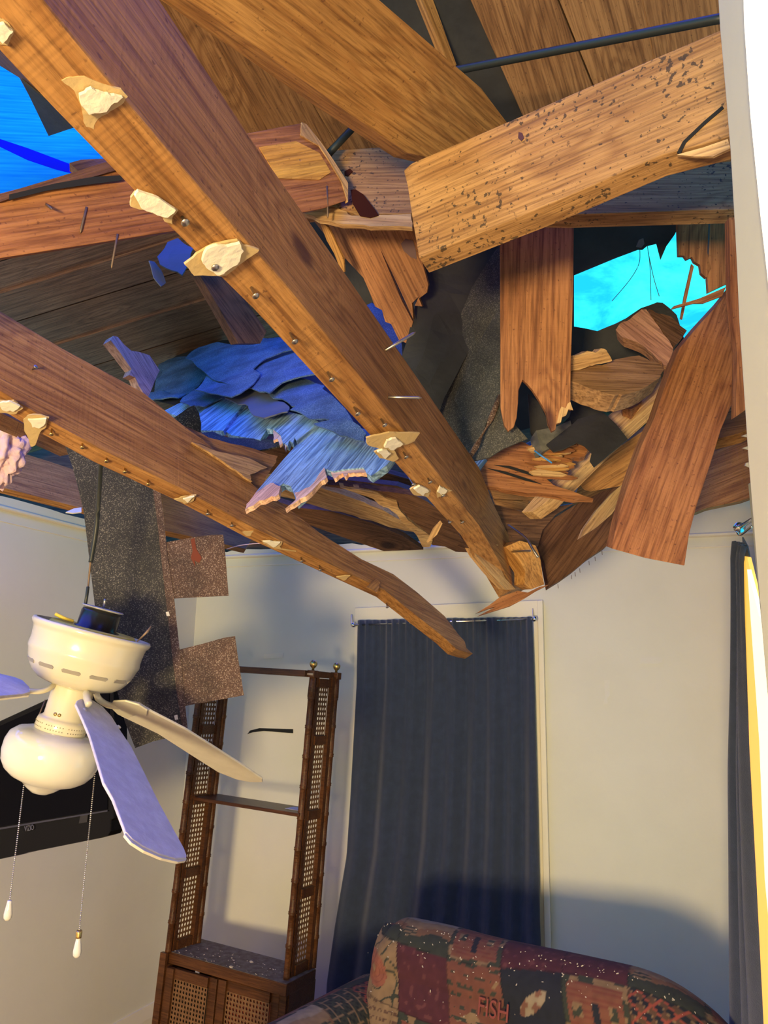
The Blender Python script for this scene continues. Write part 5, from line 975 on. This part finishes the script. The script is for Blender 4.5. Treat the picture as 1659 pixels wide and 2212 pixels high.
# ================================================================== patchwork sofa
a0 = at(840, 1985, 2.95); a1 = at(1400, 2092, 2.42); print('sofa', a0, a1)
SX = (a1 - a0); SX.z = 0; SX = SX.normalized(); SY = V(-SX.y, SX.x, 0)
if SY.y < 0: SY = -SY                    # SY: towards the back wall
HT = (a0.z + a1.z) / 2 - .01
MSO = Matrix(((SX.x, SY.x, 0, a0.x), (SX.y, SY.y, 0, a0.y), (0, 0, 1, 0), (0, 0, 0, 1)))
sofa = tag(empty('sofa', a0, MSO), 'worn patchwork print sofa with rolled arm and rounded back, sprinkled with debris', 'sofa')
PAL = dict(tan=(.34, .22, .10), red=(.24, .085, .045), maroon=(.11, .025, .03), navy=(.018, .022, .03), green=(.05, .06, .035), cream=(.42, .33, .19), brown=(.15, .08, .04))
import random as _r
def paint(u, v):
    """printed cloth colour at u, v metres"""
    w = .165; q = .5 * (v + .035 * math.sin(u * 6)); uu = u + .02 * math.sin(v * 9) + .12 * v
    i, j = math.floor(uu / w), math.floor((v + .02 * math.sin(u * 7)) / .15); fu = uu / w - i; fv = (v + .02 * math.sin(u * 7)) / .15 - j
    k = (i * 7 + j * 5 + (i * j) % 3) % 9; n = noise.noise(V(u * 60, v * 60, k)); n2 = noise.noise(V(u * 22, v * 22, k * 3))
    if k == 0:   # rust red cloth with rows of small dark lettering-like dashes
        c = PAL['red']; row = math.sin(v * 260) > .35 and n > .05
        if row: c = PAL['green']
        elif n2 > .45: c = PAL['tan']
    elif k == 1: c = PAL['maroon'] if n < .38 else (.16, .05, .045)
    elif k == 2:   # tan with green vines and a salmon round
        r = math.hypot(fu - .5, fv - .45); c = PAL['tan']
        if r < .27: c = (.38, .13, .07) if (r * 28) % 2 < 1.5 else (.30, .09, .05)
        elif abs(n2) < .06: c = PAL['green']
        if r < .05: c = PAL['tan']
    elif k == 3:   # argyle
        a_, b_ = (fu * 3 + fv * 3) % 1, (fu * 3 - fv * 3) % 1
        c = PAL['navy'] if (a_ < .5) == (b_ < .5) else PAL['brown']
        if abs(a_ - .5) < .07 or abs(b_ - .5) < .07: c = (.42, .09, .05)
        elif abs(a_ - .02) < .04: c = PAL['tan']
    elif k == 4:   # cabin
        c = (.27, .10, .05) if math.sin(fv * 70) > -.5 else (.24, .07, .04)
        if .45 < fu < .55 and .2 < fv < .62: c = PAL['navy']
        if (.15 < fu < .3 or .7 < fu < .82) and .4 < fv < .62: c = PAL['green'] if n > 0 else PAL['tan']
        if fu < .08 or fu > .92 or fv > .9 or fv < .08: c = PAL['green'] if n2 > -.1 else PAL['tan']
    elif k == 5:   # black with a tan fish
        c = PAL['navy']; e = ((fu - .5) * .8 + (fv - .5) * .6) ** 2 / .09 + ((fv - .5) * .8 - (fu - .5) * .6) ** 2 / .012
        if e < 1: c = PAL['cream'] if n > -.2 else (.30, .13, .07)
    elif k == 6:   # newsprint
        c = PAL['tan']
        if math.sin(v * 330) > .2 and noise.noise(V(u * 120, math.floor(v * 52), 1)) > 0: c = PAL['brown']
    elif k == 7:   # landscape bands
        t = fv + .07 * math.sin(fu * 6) + .04 * n2; c = PAL['cream'] if t > .7 else PAL['tan'] if t > .45 else (.28, .14, .06) if t > .3 else PAL['green']
        if math.hypot(fu - .2, fv - .3) < .13: c = PAL['tan'] if math.sin(fv * 80) > 0 else PAL['green']
    else:
        c = PAL['green'] if math.sin(fu * 40) * math.sin(fv * 40) < .3 else (.02, .025, .02)
        if abs(fu * 4 % 1 - .5) < .05 or abs(fv * 4 % 1 - .5) < .05: c = PAL['tan']
    f = .55 + .12 * n + .08 * n2
    if fu < .02 or fv < .02: f *= .5
    return (c[0] * f, c[1] * f, c[2] * f, 1)
m_, ntc, bc = newmat('patchwork'); bc.inputs['Roughness'].default_value = .95
ca = N(ntc, 'ShaderNodeVertexColor', layer_name='print'); ntc.links.new(ca.outputs[0], bc.inputs['Base Color'])
tcx = N(ntc, 'ShaderNodeTexCoord'); nzx = N(ntc, 'ShaderNodeTexNoise', inp={'Scale': 600.0}); ntc.links.new(tcx.outputs['Object'], nzx.inputs[0])
bpx = N(ntc, 'ShaderNodeBump', inp={'Strength': .4, 'Distance': .001}); ntc.links.new(nzx.outputs[0], bpx.inputs['Height']); ntc.links.new(bpx.outputs[0], bc.inputs['Normal'])
PATCH = m_
def painted(name, grid, closed, parent, uv):
    """grid[j][i] -> Vector in sofa space; uv(j,i)->(u,v)"""
    bm = bmesh.new(); vs = [[bm.verts.new(p) for p in row] for row in grid]; nj = len(vs); ni = len(vs[0])
    for j in range(nj - 1):
        for i in range(ni if closed else ni - 1): bm.faces.new((vs[j][i], vs[j][(i + 1) % ni], vs[j + 1][(i + 1) % ni], vs[j + 1][i]))
    if closed: bm.faces.new(vs[0]); bm.faces.new(vs[-1][::-1])
    cols = [paint(*uv(j, i)) for j in range(nj) for i in range(ni)]
    bm.verts.index_update(); o = link(name, bm, PATCH, parent, MSO, True)
    ly = o.data.color_attributes.new('print', 'FLOAT_COLOR', 'POINT')
    ly.data.foreach_set('color', [x for c in cols for x in c]); return o
Lb = 1.18; XS = .02
def Htop(x):
    if x > .80: t = min(1, (x - .80) / (Lb - .80)); return HT - .34 * (1 - math.sqrt(max(0, 1 - t ** 2.4)))
    if x < .05: return HT - .03 * (1 - x / .05) ** 2
    return HT
ni, nj = 330, 300; grid = []; arc = []
for j in range(nj + 1):
    x = -.04 + (Lb + .04) * j / nj; h = Htop(max(0, x)); e = min(1, (x + .04) / .06, (Lb - x) / .12 + .02); e = math.sqrt(max(.02, 1 - (1 - e) ** 2))
    row = []; al = []
    zb = .34; th = .13 * e + .01
    # closed section: front (towards the seat) up, over a round top, down the rear
    n1 = int(ni * .42); n2 = int(ni * .2)
    pf = []
    for i in range(n1): t = i / n1; z = zb + (h - th - zb) * t; y = -.06 - th + .10 * t ** 1.2 - .02 * math.sin(t * math.pi); pf.append((y, z, z))
    y0 = -.06 - th + .10; yc = y0 + th
    for i in range(n2): a = math.pi * (1 - i / n2); pf.append((yc + th * math.cos(a), h - th + th * math.sin(a), h - th + (i / n2) * th * 3.1))
    for i in range(ni - n1 - n2): t = i / (ni - n1 - n2 - 1); pf.append((yc + th - .05 * t, h - th - (h - th - zb) * t, h - th + th * 3.1 + (h - th - zb) * t))
    grid.append([V(x, y + .02 * noise.noise(V(x * 4, z * 4, 0)), z) for y, z, _ in pf]); arc.append([a_ for _, _, a_ in pf])
painted('back', grid, True, sofa, lambda j, i: ((-.04 + (Lb + .04) * j / nj) * .85, arc[j][i] * .85))
# piping along the top
pp = [V(-.03 + (Lb + .01) * k / 60, 0, 0) for k in range(61)]
tube('piping', [MSO @ V(p.x, .045 + .0, Htop(max(0, p.x)) + (-.004 if 0 < p.x < Lb - .1 else -.03)) for p in pp[:56]], .004, bpy.data.materials['lining_dark'], sofa, 8)
# rolled arm on the left
def rolled_arm(x0, sgn, name):
    nj2, ni2 = 150, 170; g = []; al = []; Ra = .115; La = .80
    for j in range(nj2 + 1):
        t = j / nj2; y = .02 - La * t; e = math.sqrt(max(.0, 1 - max(0, (t - .88) / .12) ** 2)) * .99 + .01
        r = Ra * (.92 + .08 * e) * (e ** .5); zc_ = .60 - .02 * t; pts = []; a2 = []
        for i in range(ni2):
            if i < ni2 * .62:
                a = math.radians(-60 + 300 * (i / (ni2 * .62))); pts.append(V(x0 + sgn * (-.02) + r * math.cos(a), y, zc_ + r * math.sin(a))); a2.append(r * math.radians(300 * i / (ni2 * .62)))
            else:
                k = (i - ni2 * .62) / (ni2 * .38)
                if k < .5: z = zc_ - r * .86 - (zc_ - r * .86 - .1) * (k / .5); pts.append(V(x0 - .055 * e, y, z))
                else: z = .1 + (zc_ - r * .86 - .1) * ((k - .5) / .5); pts.append(V(x0 + .05 * e, y, z))
                a2.append(.6 + z)
        g.append(pts); al.append(a2)
    painted(name, g, True, sofa, lambda j, i: (.3 + La * j / nj2, al[j][i]))
rolled_arm(-.05, 1, 'arm'); rolled_arm(Lb + .05, -1, 'arm')
def pillow(name, x0, x1, y0, y1, z0, z1, seed):
    nj3, ni3 = 90, 120; g = []
    for j in range(nj3 + 1):
        t = j / nj3; x = x0 + (x1 - x0) * t; e = max(.03, 1 - abs(2 * t - 1) ** 10); row = []
        for i in range(ni3):
            a = 2 * math.pi * i / ni3; c_, s_ = math.cos(a), math.sin(a)
            row.append(V(x, (y0 + y1) / 2 + (y1 - y0) / 2 * math.copysign(abs(c_) ** .35, c_) * e ** .3, (z0 + z1) / 2 + (z1 - z0) / 2 * math.copysign(abs(s_) ** .45, s_) * e ** .5))
        g.append(row)
    painted(name, g, True, sofa, lambda j, i: (seed + (x1 - x0) * j / nj3, .8 * i / ni3))
pillow('seat_cushion', .01, Lb / 2 - .002, -.78, -.10, .30, .46, 2.1); pillow('seat_cushion', Lb / 2 + .002, Lb - .01, -.78, -.10, .30, .46, 3.3)
box('base', (-.03, -.76, .08), (Lb + .03, .05, .31), plain('base_cloth', (.11, .04, .035, 1), .95), sofa, MSO, .02)
for x in (0, Lb):
    for y in (-.7, 0): box('foot', (x - .03, y - .03, 0), (x + .03, y + .03, .09), WALNUT, sofa, MSO, .004)
_n = (MSO.to_3x3() @ V(0, 1, -.22)).normalized()
_tp = Plane(MSO @ V(.45, -.158, .62), _n)
text('FISH', 1.2, _tp, (1034, 2174), (1098, 2192), plain('print_red', (.20, .05, .035, 1), .95), sofa)
# debris flecks on the sofa top
bm = bmesh.new(); rg = random.Random(11)
for i in range(260):
    x = rg.uniform(.02, Lb - .1); h = Htop(x); th = .14
    if rg.random() < .65: a = math.radians(rg.uniform(60, 150)); y = -.02 + 0 + th * math.cos(a) * 1 + .04 - .06; z = h - th + th * math.sin(a)
    else: t = rg.uniform(.35, 1); z = .34 + (h - th - .34) * t; y = -.06 - th + .10 * t ** 1.2 - .012
    s_ = rg.uniform(.0008, .0026)
    r_ = bmesh.ops.create_cube(bm, size=1, matrix=Matrix.Translation((x, y - .003, z + .001)) @ Matrix.Rotation(rg.uniform(0, 3), 4, 'Y') @ Matrix.Diagonal((s_ * rg.uniform(1, 3), s_, s_, 1)))
tag(link('debris_flecks', bm, FLECK, None, MSO), 'pale plaster and wood flecks sprinkled over the sofa back', 'debris', kind='stuff')
